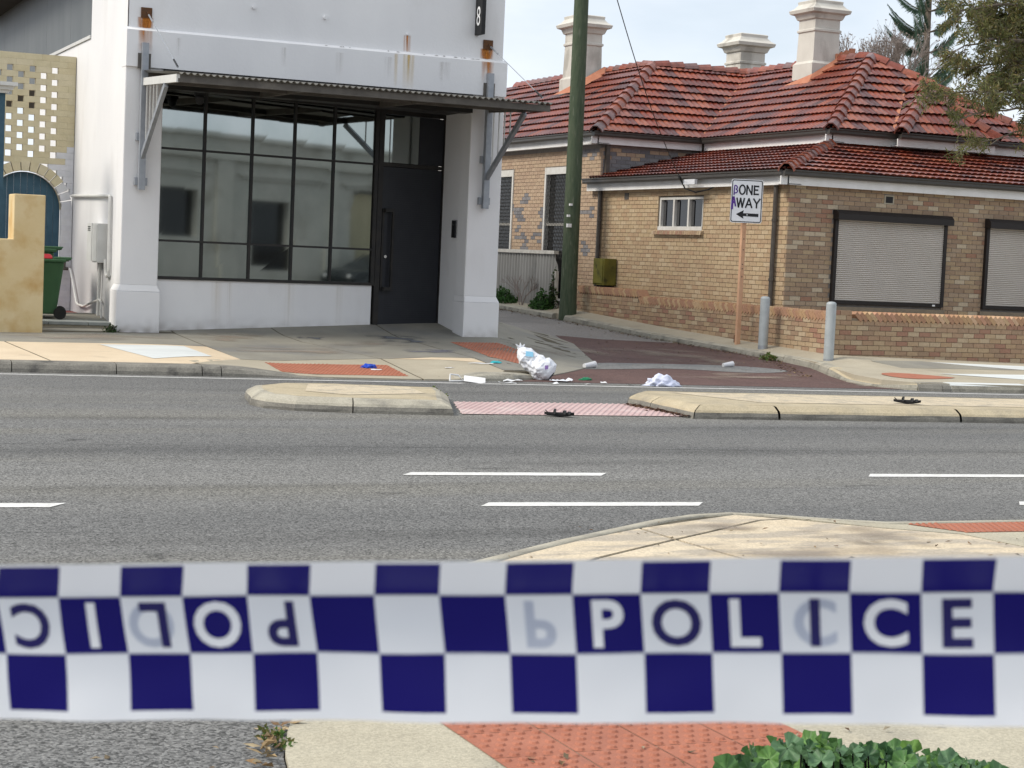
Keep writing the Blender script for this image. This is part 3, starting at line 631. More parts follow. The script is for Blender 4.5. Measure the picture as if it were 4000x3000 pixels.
# blade number sign
ns = thing('number_sign', 'narrow black blade sign with white 18 high on the shop corner', 'sign', (11.9,28.5,5.5))
MB().box(11.86,11.93,28.33,28.615,5.45,6.6).build('blade', m_black, ns)
def text_mesh(body, size, extr=0, space=1.0, bold=0):
    cu = bpy.data.curves.new('t', 'FONT'); cu.body = body; cu.size = size; cu.extrude = extr; cu.align_x = 'CENTER'; cu.align_y = 'CENTER'; cu.space_character = space; cu.offset = bold
    cu.resolution_u = 4; ob = bpy.data.objects.new('t', cu); COL.objects.link(ob); bpy.context.view_layer.update()
    dg = bpy.context.evaluated_depsgraph_get(); me = bpy.data.meshes.new_from_object(ob.evaluated_get(dg), depsgraph=dg)
    bpy.data.objects.remove(ob); me.materials.clear()
    xs = [v.co.x for v in me.vertices]; ys = [v.co.y for v in me.vertices]; cx, cy = (min(xs)+max(xs))/2, (min(ys)+max(ys))/2
    for v in me.vertices: v.co.x -= cx; v.co.y -= cy
    return me
def letter(name, body, size, origin, ex, ey, m, parent, en=None, sx=1, bold=0):
    me = text_mesh(body, size, bold=bold); ex, ey = Vector(ex), Vector(ey); origin = Vector(origin)
    for v in me.vertices: v.co = origin+ex*v.co.x*sx+ey*v.co.y
    me.materials.append(m); return link_mesh(name, me, parent)
letter('numeral', '8', .46, (11.857,28.475,5.76), (0,-1,0), (0,0,1), m_text, ns, sx=.75); letter('numeral', '1', .46, (11.857,28.475,6.20), (0,-1,0), (0,0,1), m_text, ns, sx=.75)
# security camera under the awning
sc = thing('security_camera', 'small black dome camera under the left end of the awning', 'camera', (7.1,28.4,4.05))
MB().box(7.02,7.18,28.3,28.42,4.05,4.10).build('mount', m_black, sc)
mb = MB(); v = []; f = []
for i in range(6):
    a = math.pi/2*i/5
    v += [(7.1+.07*math.cos(a)*math.cos(k*math.pi/6), 28.36+.07*math.cos(a)*math.sin(k*math.pi/6), 4.0-.09*math.sin(a)) for k in range(12)]
f = [(i*12+k, i*12+(k+1)%12, (i+1)*12+(k+1)%12, (i+1)*12+k) for i in range(5) for k in range(12)]
mb.add(v, f).tube([(7.1,28.36,4.06),(7.1,28.36,3.99)], .075, 12); mb.build('dome', m_black, sc, smooth=True)
# bits on the alley wall
mbx = thing('meter_box', 'grey white electricity meter box on the alley wall', 'meter box', (5.88,30.3,1.35))
MB().box(5.82,5.985,29.72,30.10,1.34,1.98).build('box', m_galvw, mbx); MB().box(5.80,5.985,30.105,30.5,1.36,1.98).build('door_panel', m_galvw, mbx)
MB().box(5.805,5.82,29.74,30.09,1.36,1.96).build('cover', m_galvw, mbx)
for k in range(3): MB().box(5.792,5.80,30.22,30.42,1.86+k*.03,1.873+k*.03).build('louvre', m_black, mbx)
pc = thing('conduit', 'white conduit pipe bent around the alley wall above the meter box', 'pipe', (5.94,31,2.45))
MB().tube([(5.94,32.75,2.47),(5.94,29.45,2.43)], .028, 8).build('pipe', m_galvw, pc)
MB().tube([(5.94,29.45,2.43),(5.94,29.39,2.41),(5.94,29.38,2.35),(5.94,29.34,1.22),(5.94,29.36,1.15),(5.94,29.46,1.13),(5.94,29.56,1.15),(5.94,29.6,1.22),(5.94,29.62,1.4)], .028, 8).build('pipe', m_galvw, pc)
hp = thing('water_pipe', 'thin white water pipe running from brass tap down the alley wall to ground', 'pipe', (5.93,31,.5))
MB().tube([(5.93,32.7,1.17),(5.93,32.6,1.12),(5.93,32.0,.60),(5.93,31.85,.57),(5.93,31.37,.56),(5.93,30.0,.73),(5.93,29.85,.70),(5.93,29.78,.4)], .02, 8).build('pipe', m_galvw, hp)
MB().tube([(5.93,30.0,1.34),(5.93,30.08,.42)], .026, 8).build('riser', m_galvw, hp)
mb = MB().tube([(5.9,32.72,1.17),(5.75,32.70,1.17),(5.70,32.68,1.10)], .028, 8).tube([(5.84,32.71,1.18),(5.84,32.71,1.30)], .018, 8).tube([(5.77,32.71,1.31),(5.91,32.71,1.31)], .014, 6); mb.build('tap', m_pipe, hp)

# grey clad upper storey behind the alley
gb = thing('clad_building', 'dark grey panel clad upper storey rising behind the alley wall', 'building', (6.5,38,5))
gj = [31.6,33.24,35.32,38.01,40.89,43.77,46.6]
for a, b in zip(gj[:-1], gj[1:]): MB().box(6.3,6.36,a+.005,b-.005,4.9,7.4).build('cladding_panel', m_clad, gb)
MB().box(6.35,11.9,31.6,46.6,4.9,7.3).build('wall', m_clad, gb)
MB().box(5.55,6.6,31.7,47,6.88,6.95).build('eave', m_soff, gb); MB().box(5.52,5.56,31.7,47,6.86,7.0).build('fascia', m_galvw, gb)
MB().add([(5.5,31.7,7.0),(5.5,47,7.0),(9,47,7.7),(9,31.7,7.7)], [(0,1,2,3)]).build('roof', m_frame, gb)
MB().box(5.955,6.30,31.56,37.05,5.145,5.20).build('wall_capping', m_galvw, gb)

# pierced cream brick wall with arch and blue gate
cw = thing('pierced_wall', 'cream painted brick wall pierced by small square holes above an arched gateway', 'wall', (5.2,32.9,.45))
CWY = 32.83; ACX, ACZ, AR = 5.13, 2.22, .64; CH_ = .1065
random.seed(3)
cv = [(.60,.525,.35,1),(.61,.54,.365,1),(.59,.515,.34,1),(.62,.55,.385,1)]; wv_ = [(.66,.66,.69,1),(.64,.645,.68,1),(.68,.68,.70,1)]
def cbrick(x0, x1, z0, z1, white):
    if x1-x0 < .03: return
    c = R.choice(wv_ if white else cv); dy = R.uniform(-.003,.003)
    MB().box(x0+.0008,x1-.0008,CWY+dy,CWY+.11,z0+.0008,z1-.0008,0,c).build('brick', m_cbrick, cw, fixn=False)
nrow = int((4.93-.45)/CH_)
for j in range(nrow+1):
    z0 = 4.93-(j+1)*CH_; z1 = z0+CH_; zc = (z0+z1)/2; x0, x1 = 3.6, 5.97; cuts = []
    if zc < ACZ+AR+.20:                                        # arch opening with its ring of voussoirs
        rr = AR+.20; hw = rr if zc < ACZ else math.sqrt(max(0, rr*rr-(zc-ACZ)**2))
        if zc < ACZ: hw = AR
        if hw > .02: cuts.append((ACX-hw, ACX+hw))
    if 1 < j < 17:
        off = .0 if j % 2 else .195
        k = 4.19+off
        while k < 5.66:
            if k > 4.4: cuts.append((k, k+.108))
            k += .39
    cuts.sort(); pos = x0; segs = []
    for a, b in cuts: segs.append((pos, a)); pos = b
    segs.append((pos, x1))
    for a, b in segs:
        if b-a < .02: continue
        n = max(1, round((b-a)/.31)) if b-a > .42 else 1
        sh_ = (.5 if j % 2 else 0) if n > 1 else 0
        xs = [a]+[a+(b-a)*(k+sh_)/n for k in range(1 if not sh_ else 0, n) if 0 < (k+sh_)/n < 1]+[b]
        for p, q in zip(xs[:-1], xs[1:]):
            cbrick(p, q, z0, z1, (z0 < 2.4 and (p+q)/2 > ACX) or (z0 < 3.25 and (p+q)/2 > 5.55+(z0-2.4)*.25))
for k in range(15):
    a0, a1 = math.pi*k/15, math.pi*(k+1)/15; v = []
    for y in (CWY-.004, CWY+.11):
        for a, r_ in ((a0+.012,AR+.012),(a1-.012,AR+.012),(a1-.012,AR+.19),(a0+.012,AR+.19)): v.append((ACX+r_*math.cos(a), y, ACZ+r_*math.sin(a)))
    c = R.choice(wv_ if a1 < .7 else cv)
    MB().add(v, [(3,2,1,0),(4,5,6,7),(0,1,5,4),(1,2,6,5),(2,3,7,6),(3,0,4,7)], 0, c).build('voussoir', m_cbrick, cw)
mb = MB(); v = []
for y in (CWY-.002, CWY+.2):
    for k in range(25):
        a = math.pi*k/24; v.append((ACX+AR*math.cos(a)*.985, y, ACZ+AR*math.sin(a)*.985))
mb.add(v, [(k,k+1,26+k,25+k) for k in range(24)]); mb.build('arch_soffit', m_cmort, cw)
gt = thing('gate', 'blue plank gate closing the brick archway behind the bins', 'gate', (5.13,33.02,.45))
for k in range(11):
    x0 = ACX-AR+.005+k*.116; x1 = x0+.110; v = []; n = 5
    for y in (CWY+.12, CWY+.155):
        v += [(x0,y,.46)]+[(x0+(x1-x0)*i/n, y, ACZ+math.sqrt(max(.0004,(AR-.004)**2-min(abs(x0+(x1-x0)*i/n-ACX),AR-.004)**2))) for i in range(n+1)]+[(x1,y,.46)]
    q = n+3; MB().add(v, [tuple(range(q)), tuple(range(2*q-1,q-1,-1))]+[(i,(i+1)%q,q+(i+1)%q,q+i) for i in range(q)]).build('plank', m_gate, gt)
MB().box(ACX-AR,ACX+AR-.06,CWY+.172,CWY+.2,1.5,1.6).build('rail', m_gate, gt); MB().box(ACX-AR,ACX+AR-.06,CWY+.172,CWY+.2,.7,.8).build('rail', m_gate, gt)
# step into the alley
stp = thing('entry_step', 'low bluestone edged step with red painted floor at the alley entrance', 'step', (5.3,29,.26))
MB().box(4.4,5.9,28.93,32.8,.2,.35).build('base', m_beige, stp)
for a, b in ((4.5,4.92),(4.925,5.55),(5.555,5.925)): bevel(MB().box(a,b,28.88,29.3,.352,.41).build('edge_stone', m_bluest, stp), .008, 1)
MB().box(4.4,5.93,29.31,30.6,.352,.408).build('paving', m_bluest, stp); MB().box(4.4,5.97,30.61,32.9,.352,.42).build('red_floor', m_redfl, stp)
# yellow wall
yw_ = thing('garden_wall', 'stepped yellow rendered garden wall at the left edge of the footpath', 'wall', (4.2,28.4,.26))
pz = [(1.0,.15),(4.74,.15),(4.74,2.36),(4.27,2.36),(4.27,1.67),(1.0,1.67)]
bevel(MB().add([(x,y,z) for y in (28.3,28.85) for x,z in pz], [tuple(range(6)), tuple(range(11,5,-1))]+[(i,(i+1)%6,6+(i+1)%6,6+i) for i in range(6)]).build('wall_body', m_yel, yw_), .015, 2)
# neighbour's verandah post
vp = thing('verandah_post', 'blue verandah post with pale moulded capital at the left picture edge', 'post', (4.15,30,.4))
MB().box(4.0,4.33,29.88,30.12,.4,3.98).build('shaft', m_gate, vp)
mb = MB()
for z0, z1, h in ((3.98,4.03,.22),(4.03,4.09,.28),(4.09,4.15,.34)): mb.box(4.15-h,4.15+h,30-h,30+h,z0,z1-.001)
mb.build('capital', m_galvw, vp)
# wheelie bins
def bin_(x, y, lidm, label, rz, sc_=1):
    t = thing('wheelie_bin', label, 'bin', (x,y,.41), 'wheelie bins')
    M_ = Matrix.Translation((x,y,.41)) @ Matrix.Rotation(rz,4,'Z') @ Matrix.Scale(sc_,4)
    def put(mb, name, m, par=t, sm=False):
        mb.v = [tuple(M_ @ Vector(p)) for p in mb.v]; return mb.build(name, m, par, smooth=sm)
    v = [(-.20,-.20,.08),(.20,-.20,.08),(.20,.16,.08),(-.20,.16,.08),(-.26,-.27,.92),(.26,-.27,.92),(.26,.27,.92),(-.26,.27,.92)]
    bevel(put(MB().add(v, [(3,2,1,0),(4,5,6,7),(0,1,5,4),(1,2,6,5),(2,3,7,6),(3,0,4,7)]), 'body', m_bin), .03, 2)
    bevel(put(MB().box(-.285,.285,-.30,.30,.915,.965), 'rim', m_bin), .012, 1)
    v = [(-.29,-.31,.967),(.29,-.31,.967),(.29,.10,.967),(-.29,.10,.967),(-.20,-.24,1.04),(.20,-.24,1.04),(.20,.06,1.04),(-.20,.06,1.04)]
    bevel(put(MB().add(v, [(3,2,1,0),(4,5,6,7),(0,1,5,4),(1,2,6,5),(2,3,7,6),(3,0,4,7)]), 'lid', lidm), .03, 2)
    put(MB().tube([(-.24,.36,.97),(.24,.36,.97)], .018, 8).tube([(-.2,.28,.95),(-.2,.36,.97)], .018, 6).tube([(.2,.28,.95),(.2,.36,.97)], .018, 6), 'handle', m_bin)
    bevel(put(MB().add([(-.27,.10,.90),(.27,.10,.90),(.27,.36,.955),(-.27,.36,.955),(-.27,.10,1.0),(.27,.10,1.0),(.27,.40,1.0),(-.27,.40,1.0)], [(3,2,1,0),(4,5,6,7),(0,1,5,4),(1,2,6,5),(2,3,7,6),(3,0,4,7)]), 'hinge_lip', m_bin), .012, 1)
    for sx in (-.28,.24): put(MB().tube([(sx,.22,.10),(sx+.05,.22,.10)], .10, 20), 'wheel', m_rubber)
    put(MB().tube([(-.26,.22,.1),(.26,.22,.1)], .012, 6), 'axle', m_black)
bin_(5.02, 29.7, m_binr, 'dark green wheelie bin with red lid on the alley step', math.radians(-100))
bin_(4.98, 30.8, m_bing, 'green wheelie bin with bright green lid behind the red lidded one', math.radians(-95), 1.16)

# ================================================================== BRICK HOUSE
HX, HYF, HYW = 18.15, 28.39, 36.15                         # lane side wall, street front, front of the rear wing
hs = thing('brick_house', 'cream brick house with red tiled hip roofs and tall rendered chimneys', 'house', (21,31,.5))
BUFF = [(.485,.365,.225),(.51,.39,.25),(.46,.34,.215),(.49,.37,.235),(.44,.315,.20),(.53,.415,.275),(.46,.325,.205)]
FRONT = [(.41,.30,.19),(.44,.33,.21),(.38,.275,.18),(.42,.31,.195),(.36,.255,.17),(.40,.285,.185),(.34,.24,.165),(.37,.265,.18),(.40,.30,.21),(.35,.20,.135),(.52,.43,.31),(.39,.28,.185),(.33,.235,.16)]
PINK = [(.47,.345,.24),(.50,.375,.265),(.45,.33,.235),(.43,.31,.22),(.48,.36,.25)]
BLUEB = [(.215,.21,.22),(.25,.24,.245),(.19,.185,.195)]
WALLB = [(.42,.295,.185),(.37,.25,.165),(.45,.335,.215),(.39,.265,.175),(.35,.245,.165),(.48,.375,.255),(.35,.20,.14),(.43,.31,.20)]
BR_CACHE = {}
def brick_mesh(L_, c, h=.076, d=.05):
    k = (round(L_,2), c, h, d)
    if k not in BR_CACHE:
        BR_CACHE[k] = MB().box(-k[0]/2,k[0]/2,-.004,d,-h/2,h/2,0,(*c,1)).mesh('brick', m_brick)
    return BR_CACHE[k]
def brick_wall(o, udir, width, z0, z1, palette, openings=(), seed=1, course=.086, BL=.24, phase=0, hide=None):
    """running bond on a vertical plane; returns (centre, angle, length, colour) of every brick"""
    rr = random.Random(seed); o = Vector(o); ud = Vector((*udir,0)); out = []
    n = int((z1-z0)/course)
    for j in range(n+1):
        zc = z0+(j+.5)*course
        if zc+course*.5 > z1+.01: break
        s = -BL+(BL/2 if j % 2 else 0)+phase
        blocks = [(a,b) for a,b,c,d in openings if c-.02 < zc < d+.02]
        while s < width:
            a, b = max(0,s), min(width, s+BL); s += BL
            segs = [(a,b)]
            for p, q in blocks:
                ns_ = []
                for x, y in segs:
                    if y <= p or x >= q: ns_.append((x,y))
                    else:
                        if x < p: ns_.append((x,p))
                        if y > q: ns_.append((q,y))
                segs = ns_
            for x, y in segs:
                if y-x < .05: continue
                c = palette(( x+y)/2, zc, rr) if callable(palette) else rr.choice(palette)
                k = rr.uniform(.9,1.1); c = tuple(round(q*k,2) if False else round(q,3) for q in c)
                p = o+ud*((x+y)/2)+Vector((0,0,zc-o.z)); out.append((p, math.atan2(ud.y,ud.x), (y-x)-.011, c))
    return out
def lay(bricks, parent, limit, score=None, h=.076, d=.05, name='brick'):
    """the bricks that show largest become pieces; the rest one part"""
    vis = []
    for b in bricks:
        u, v, z = project(b[0]); ok = -20 < u < 2232 and -20 < v < 1100
        nrm = Vector((math.sin(b[1]),-math.cos(b[1]),0)); fac = max(0, nrm.dot((EYE-b[0]).normalized()))
        vis.append((ok*fac*b[2]/z/z, b))
    vis.sort(key=lambda t: -t[0])
    for sc_, b in vis[:limit]:
        link_mesh(name, brick_mesh(b[2], b[3], h, d), parent, b[0], (0,0,b[1]))
    mb = MB()
    for sc_, b in vis[limit:]:
        ca, sa = math.cos(b[1]), math.sin(b[1]); l = b[2]/2; vs_ = []
        for x,y,z in ((-l,-.004,-h/2),(l,-.004,-h/2),(l,d,-h/2),(-l,d,-h/2),(-l,-.004,h/2),(l,-.004,h/2),(l,d,h/2),(-l,d,h/2)):
            vs_.append((b[0].x+x*ca-y*sa, b[0].y+x*sa+y*ca, b[0].z+z))
        mb.add(vs_, [(0,1,5,4),(1,2,6,5),(3,0,4,7),(4,5,6,7),(3,2,1,0)], 0, (*b[3],1))
    if mb.v: tag(mb.build('brick_field', m_brick, parent, fixn=False), kind='stuff')
# lane side wall, seen receding: runs in -Y so its outside faces -X
side_open = [(36.12-33.38, 36.12-31.50, 2.43, 3.14)]
def holed(x, ya, yb_, z0, z1, holes):
    """vertical sheet facing the lane with rectangular openings (y0, y1, z0, z1)"""
    mb = MB(); ys = sorted({ya, yb_, *[q for h in holes for q in h[:2]]})
    for a, b in zip(ys[:-1], ys[1:]):
        cut = [h for h in holes if h[0] <= a and h[1] >= b]; zz = [(z0, z1)]
        for h in cut: zz = [(z0, h[2]), (h[3], z1)]
        for p, q in zz:
            if q-p > .01: mb.add([(x,a,p),(x,b,p),(x,b,q),(x,a,q)], [(0,1,2,3)])
    return mb
wl = holed(HX+.008, HYF, 36.14, .2, 3.4, [(31.51,33.37,2.43,3.12)]).build('lane_wall', m_mortar, hs)
wfz = MB().add([(HX,HYF+.008,.2),(30,HYF+.008,.2),(30,HYF+.008,3.4),(HX,HYF+.008,3.4)], [(0,1,2,3)]).build('front_wall', m_mortar2, hs)
ww = holed(HX+.008, 36.13, 50, .3, 4.5, [(37.1,39.02,.75,3.86),(40.85,42.8,.75,3.86)]).build('wing_wall', m_mortar2, hs)
wwf = MB().add([(HX,36.158,3),(24,36.158,3),(24,36.158,4.5),(HX,36.158,4.5)], [(0,1,2,3)]).build('wing_front_wall', m_mortar2, hs)
wm = MB().add([(20.82,36.1,3.6),(20.82,31.0,3.6),(20.82,31.0,4.5),(20.82,36.1,4.5),(30,31.0,3.6),(30,31.0,4.5)], [(0,1,2,3),(1,4,5,2)]).build('upper_wall', m_mortar2, hs)
b_side = brick_wall((HX,36.12,.55), (0,-1), 36.12-HYF, .55, 3.36, BUFF, side_open, 11)
S1, S2 = (1.0,3.55,1.12,2.86), (4.5,7.05,1.12,2.86)
b_front = brick_wall((HX,HYF,.55), (1,0), 9.5, .55, 3.36, FRONT, [S1,S2,(2.1,2.32,3.03,3.2)], 12)
def wingpal(s, z, rr):
    y = 48-s
    dark = noise.noise((y*1.7, z*2.3, 4)) + (.55 if (38.9 < y < 40.9 and z < 2.35) else 0) + (.28 if (38.9 < y < 41.0 and 2.35 <= z < 3.2) else 0) - .1 + rr.uniform(-.25,.25)
    return rr.choice(BLUEB) if dark > .42 else rr.choice(PINK)
b_wing = brick_wall((HX,48,.7), (0,-1), 48-36.14, .7, 4.3, wingpal, [(48-42.8,48-40.85,.7,3.86),(48-39.02,48-37.1,.7,3.86)], 13)
b_wf = brick_wall((HX+.02,36.15,3.3), (1,0), 3.2, 3.3, 4.32, lambda s,z,rr: rr.choice(BLUEB) if rr.random() < .72 else rr.choice(PINK), [], 14)
b_up = brick_wall((20.8,31.0,3.7), (1,0), 6, 3.7, 4.4, [(.36,.29,.2),(.33,.27,.19),(.38,.31,.22)], [], 15)
allb = [(b,wl) for b in b_side]+[(b,wfz) for b in b_front]
lay(b_side, wl, 150); lay(b_front, wfz, 150); lay(b_wing, ww, 60); lay(b_wf, wwf, 25); lay(b_up, wm, 10)
# dark quoin strip where wing meets the side wall
MB().box(HX-.03,HX+.1,36.03,36.16,.6,3.36).build('corner_strip', m_pipe, hs)

# ---- roofs
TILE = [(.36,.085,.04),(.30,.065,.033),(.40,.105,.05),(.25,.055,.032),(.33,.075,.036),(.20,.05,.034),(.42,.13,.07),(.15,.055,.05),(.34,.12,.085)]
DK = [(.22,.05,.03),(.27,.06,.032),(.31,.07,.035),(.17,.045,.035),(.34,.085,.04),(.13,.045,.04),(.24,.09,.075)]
TW, TL = .30, .355
def tile_verts(c0=0, c1=TW):
    v = []; n = 8
    for y, b in ((-.03,.058),(TL,.010)):
        for i in range(n+1):
            x = c0+(c1-c0)*i/n; v.append((x, y, b+.02*abs(math.sin((x/TW)*2*math.pi))**.8*1.0))
    v += [(p[0], .015, p[2]-.048) for p in v[:n+1]]
    f = [(i,i+1,n+2+i,n+1+i) for i in range(n)]+[(2*n+2+i,2*n+3+i,i+1,i) for i in range(n)]
    return v, f
TILE_ME = {}
def roof_face(eave_a, eave_b, poly, palette, seed):
    """tiles on one convex roof plane. eave_a -> eave_b is the eave, poly the outline in 3D. returns tiles inside and a mesh of the rest"""
    rr = random.Random(seed); a = Vector(eave_a); e = (Vector(eave_b)-a).normalized()
    pl = [Vector(p) for p in poly]; n = None
    for i in range(2, len(pl)):
        n = (pl[1]-pl[0]).cross(pl[i]-pl[0])
        if n.length > 1e-4: break
    n.normalize(); n = n if n.z > 0 else -n; s = n.cross(e); s = s if s.z > 0 else -s; e2 = s.cross(n)
    if e2.dot(e) < 0: pass
    P2 = [((p-a).dot(e), (p-a).dot(s)) for p in pl]
    ar = sum(P2[i][0]*P2[(i+1)%len(P2)][1]-P2[(i+1)%len(P2)][0]*P2[i][1] for i in range(len(P2)))
    if ar < 0: P2 = P2[::-1]
    def dist(x, y):
        d = 9e9
        for i in range(len(P2)):
            p, q = P2[i], P2[(i+1)%len(P2)]; ex, ey = q[0]-p[0], q[1]-p[1]; l = math.hypot(ex,ey)
            if l < 1e-6: continue
            d = min(d, (ex*(y-p[1])-ey*(x-p[0]))/l)
        return d
    u0 = min(p[0] for p in P2); u1 = max(p[0] for p in P2); v1 = max(p[1] for p in P2)
    full, edge = [], []; hand = 1 if e.cross(s).dot(n) > 0 else -1
    for j in range(int(v1/TL)+1):
        for i in range(int(u0/TW)-1, int(u1/TW)+2):
            x, y = i*TW, j*TL; ds = [dist(x+dx, y+dy) for dx in (0,TW) for dy in (0.02,TL-.02)]
            if max(ds) < 0: continue
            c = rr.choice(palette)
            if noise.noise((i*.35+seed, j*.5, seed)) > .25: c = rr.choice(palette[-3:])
            (full if min(ds) > -.02 else edge).append((x, y, c))
    tv, tf = tile_verts()
    def place(x, y, p): return a+e*(x+p[0])+s*(y+p[1])+n*p[2]
    rest = MB(); bm = bmesh.new(); cl = bm.loops.layers.float_color.new('Col')
    for x, y, c in edge:
        vs_ = [bm.verts.new((x+p[0], max(y+p[1],-.03), p[2])) for p in tv]
        for f in tf:
            ff = bm.faces.new([vs_[k] for k in f])
            for lp in ff.loops: lp[cl] = (*c,1)
    for i in range(len(P2)):
        p, q = P2[i], P2[(i+1)%len(P2)]; ex, ey = q[0]-p[0], q[1]-p[1]; l = math.hypot(ex,ey)
        if l < 1e-6 or (abs(ey) < 1e-6 and p[1] < .01): continue
        bmesh.ops.bisect_plane(bm, geom=bm.verts[:]+bm.edges[:]+bm.faces[:], plane_co=(p[0],p[1],0), plane_no=(ey/l,-ex/l,0), clear_outer=True)
    for v in bm.verts: v.co = place(0, 0, v.co)
    em = bpy.data.meshes.new('cut'); bm.to_mesh(em); bm.free()
    rot = Matrix((e, s, n)).transposed().to_4x4() if hand > 0 else None
    return dict(full=full, place=place, edge=em, rot=rot, e=e, s=s, n=n, a=a, tv=tv, tf=tf, pl=pl, P2=P2)
ZU, ZR_ = 4.56, 6.46; E1 = (17.85,35.87,ZU); A1 = (20.70,38.72,ZR_); V0 = (20.52,35.87,ZU); VT = (23.37,38.72,ZR_); E2 = (20.52,30.70,ZU); A2 = (23.37,33.55,ZR_); E2r = (26.22,30.70,ZU)
ZL_, ZLT = 3.52, 4.29; E3 = (17.9,28.14,ZL_); LT1 = (20.82,36.15,ZLT); LT2 = (20.82,31.06,ZLT)
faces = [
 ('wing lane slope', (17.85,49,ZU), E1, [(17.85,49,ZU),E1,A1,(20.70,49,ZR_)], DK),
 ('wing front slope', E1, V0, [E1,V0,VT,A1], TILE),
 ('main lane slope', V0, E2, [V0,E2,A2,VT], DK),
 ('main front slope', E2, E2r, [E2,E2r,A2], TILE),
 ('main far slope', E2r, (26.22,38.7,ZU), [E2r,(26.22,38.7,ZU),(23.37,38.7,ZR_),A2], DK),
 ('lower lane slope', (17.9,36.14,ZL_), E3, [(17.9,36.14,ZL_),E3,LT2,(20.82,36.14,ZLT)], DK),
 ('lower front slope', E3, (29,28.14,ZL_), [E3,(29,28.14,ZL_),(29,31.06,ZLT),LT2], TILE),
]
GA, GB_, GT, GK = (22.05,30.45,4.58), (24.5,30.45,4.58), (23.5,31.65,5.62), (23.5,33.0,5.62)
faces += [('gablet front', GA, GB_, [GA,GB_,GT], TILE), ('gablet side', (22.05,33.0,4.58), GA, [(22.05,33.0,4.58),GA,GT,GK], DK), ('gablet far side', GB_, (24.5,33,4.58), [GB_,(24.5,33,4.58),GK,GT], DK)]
roof = MB().add([(p[0],p[1],p[2]-.01) for p in ((17.85,49,ZU),E1,A1,(20.70,49,ZR_))], [(0,1,2,3)]).build('roof', m_under, hs, fixn=False)
RF = []; under = MB()
for k, (nm, a, b, poly, pal) in enumerate(faces):
    rf_ = roof_face(a, b, poly, pal, 20+k); RF.append(rf_)
    under.add([tuple(Vector(p)-rf_['n']*.004) for p in poly], [tuple(range(len(poly)))])
under.build('roof_underlay', m_under, roof, fixn=False)
cand = []
for k, rf_ in enumerate(RF):
    for x, y, c in rf_['full']:
        p = rf_['place'](x, y, (TW/2, TL/2, 0)); u, v, z = project(p); ok = 1080 < u < 2215 and v > -20
        fac = max(0.0, rf_['n'].dot((EYE-p).normalized())); cand.append((ok*fac/z/z, k, x, y, c))
cand.sort(key=lambda t: -t[0]); rest = MB()
for i, (sc_, k, x, y, c) in enumerate(cand):
    rf_ = RF[k]
    if i < 300 and rf_['rot'] is not None and sc_ > 0:
        if c not in TILE_ME: TILE_ME[c] = MB().add(rf_['tv'], rf_['tf'], 0, (*c,1)).mesh('roof_tile', m_tile)
        o = bpy.data.objects.new('roof_tile', TILE_ME[c]); COL.objects.link(o)
        o.matrix_world = Matrix.Translation(rf_['place'](x, y, (0,0,R.uniform(0,.006)))) @ rf_['rot']; o.parent = roof
    else:
        rest.add([rf_['place'](x, y, p) for p in rf_['tv']], rf_['tf'], 0, (*c,1))
o = rest.build('tile_field', m_tile, roof, fixn=False); tag(o, kind='stuff')
bm = bmesh.new()
for rf_ in RF: bm.from_mesh(rf_['edge'])
me = bpy.data.meshes.new('cut_tiles'); bm.to_mesh(me); bm.free(); me.materials.append(m_tile); tag(link_mesh('cut_tiles', me, roof), kind='stuff')
CAPC = [(.36,.10,.06),(.30,.08,.05),(.33,.12,.085),(.26,.12,.105),(.40,.12,.065),(.24,.14,.13)]
CAP_ME = {}
def caps(a, b, step=.36, r=.13, lift=.05):
    a, b = Vector(a), Vector(b); d = (b-a); n = max(1, int(round(d.length/step))); e = d.normalized()
    sd = e.cross(Vector((0,0,1))).normalized(); upn = sd.cross(e)
    for i in range(n):
        c = R.choice(CAPC)
        if c not in CAP_ME:
            v = []
            for x, zz, rr in ((-.04,.035,1.0),(step*1.0,.0,.86)):
                for yy, hh in ((-1.25,-.62),(-.95,-.05),(-.38,.50),(.38,.50),(.95,-.05),(1.25,-.62)): v.append((x, rr*r*yy, zz+rr*r*hh))
            v += [(p[0], p[1]*.86, p[2]-.025) for p in v[:6]]
            CAP_ME[c] = MB().add(v, [(k,k+1,7+k,6+k) for k in range(5)]+[(12+k,13+k,k+1,k) for k in range(5)], 0, (*c,1)).mesh('ridge_tile', m_tile)
        o = bpy.data.objects.new('ridge_tile', CAP_ME[c]); COL.objects.link(o)
        rot = Matrix((e, sd, upn)).transposed(); rot = Matrix((e, -sd, upn)).transposed() if rot.determinant() < 0 else rot
        o.matrix_world = Matrix.Translation(a+d*(i/n)+Vector((0,0,lift))) @ rot.to_4x4(); o.parent = roof
caps(E1, A1); caps((20.70,46.6,ZR_), A1); caps(VT, A1); caps(E2, A2); caps(VT, A2); caps(E2r, A2); caps(E3, LT2, .33, .12); caps(GA, GT, .33, .11); caps(GB_, GT, .33, .11); caps(GT, GK, .33, .11)
for a, b in ((V0,VT), ((22.05,30.72,4.6),(23.3,32.2,5.56))): MB().bar(Vector(a)+Vector((0,0,.03)), Vector(b)+Vector((0,0,.03)), .07, .03).build('valley_gutter', m_flash, roof)
MB().bar((20.78,36.1,ZLT+.03),(20.78,31.1,ZLT+.03),.1,.06).build('flashing', m_flash, roof); MB().bar((20.85,31.0,ZLT+.03),(24.5,31.0,ZLT+.03),.1,.06).build('flashing', m_flash, roof)
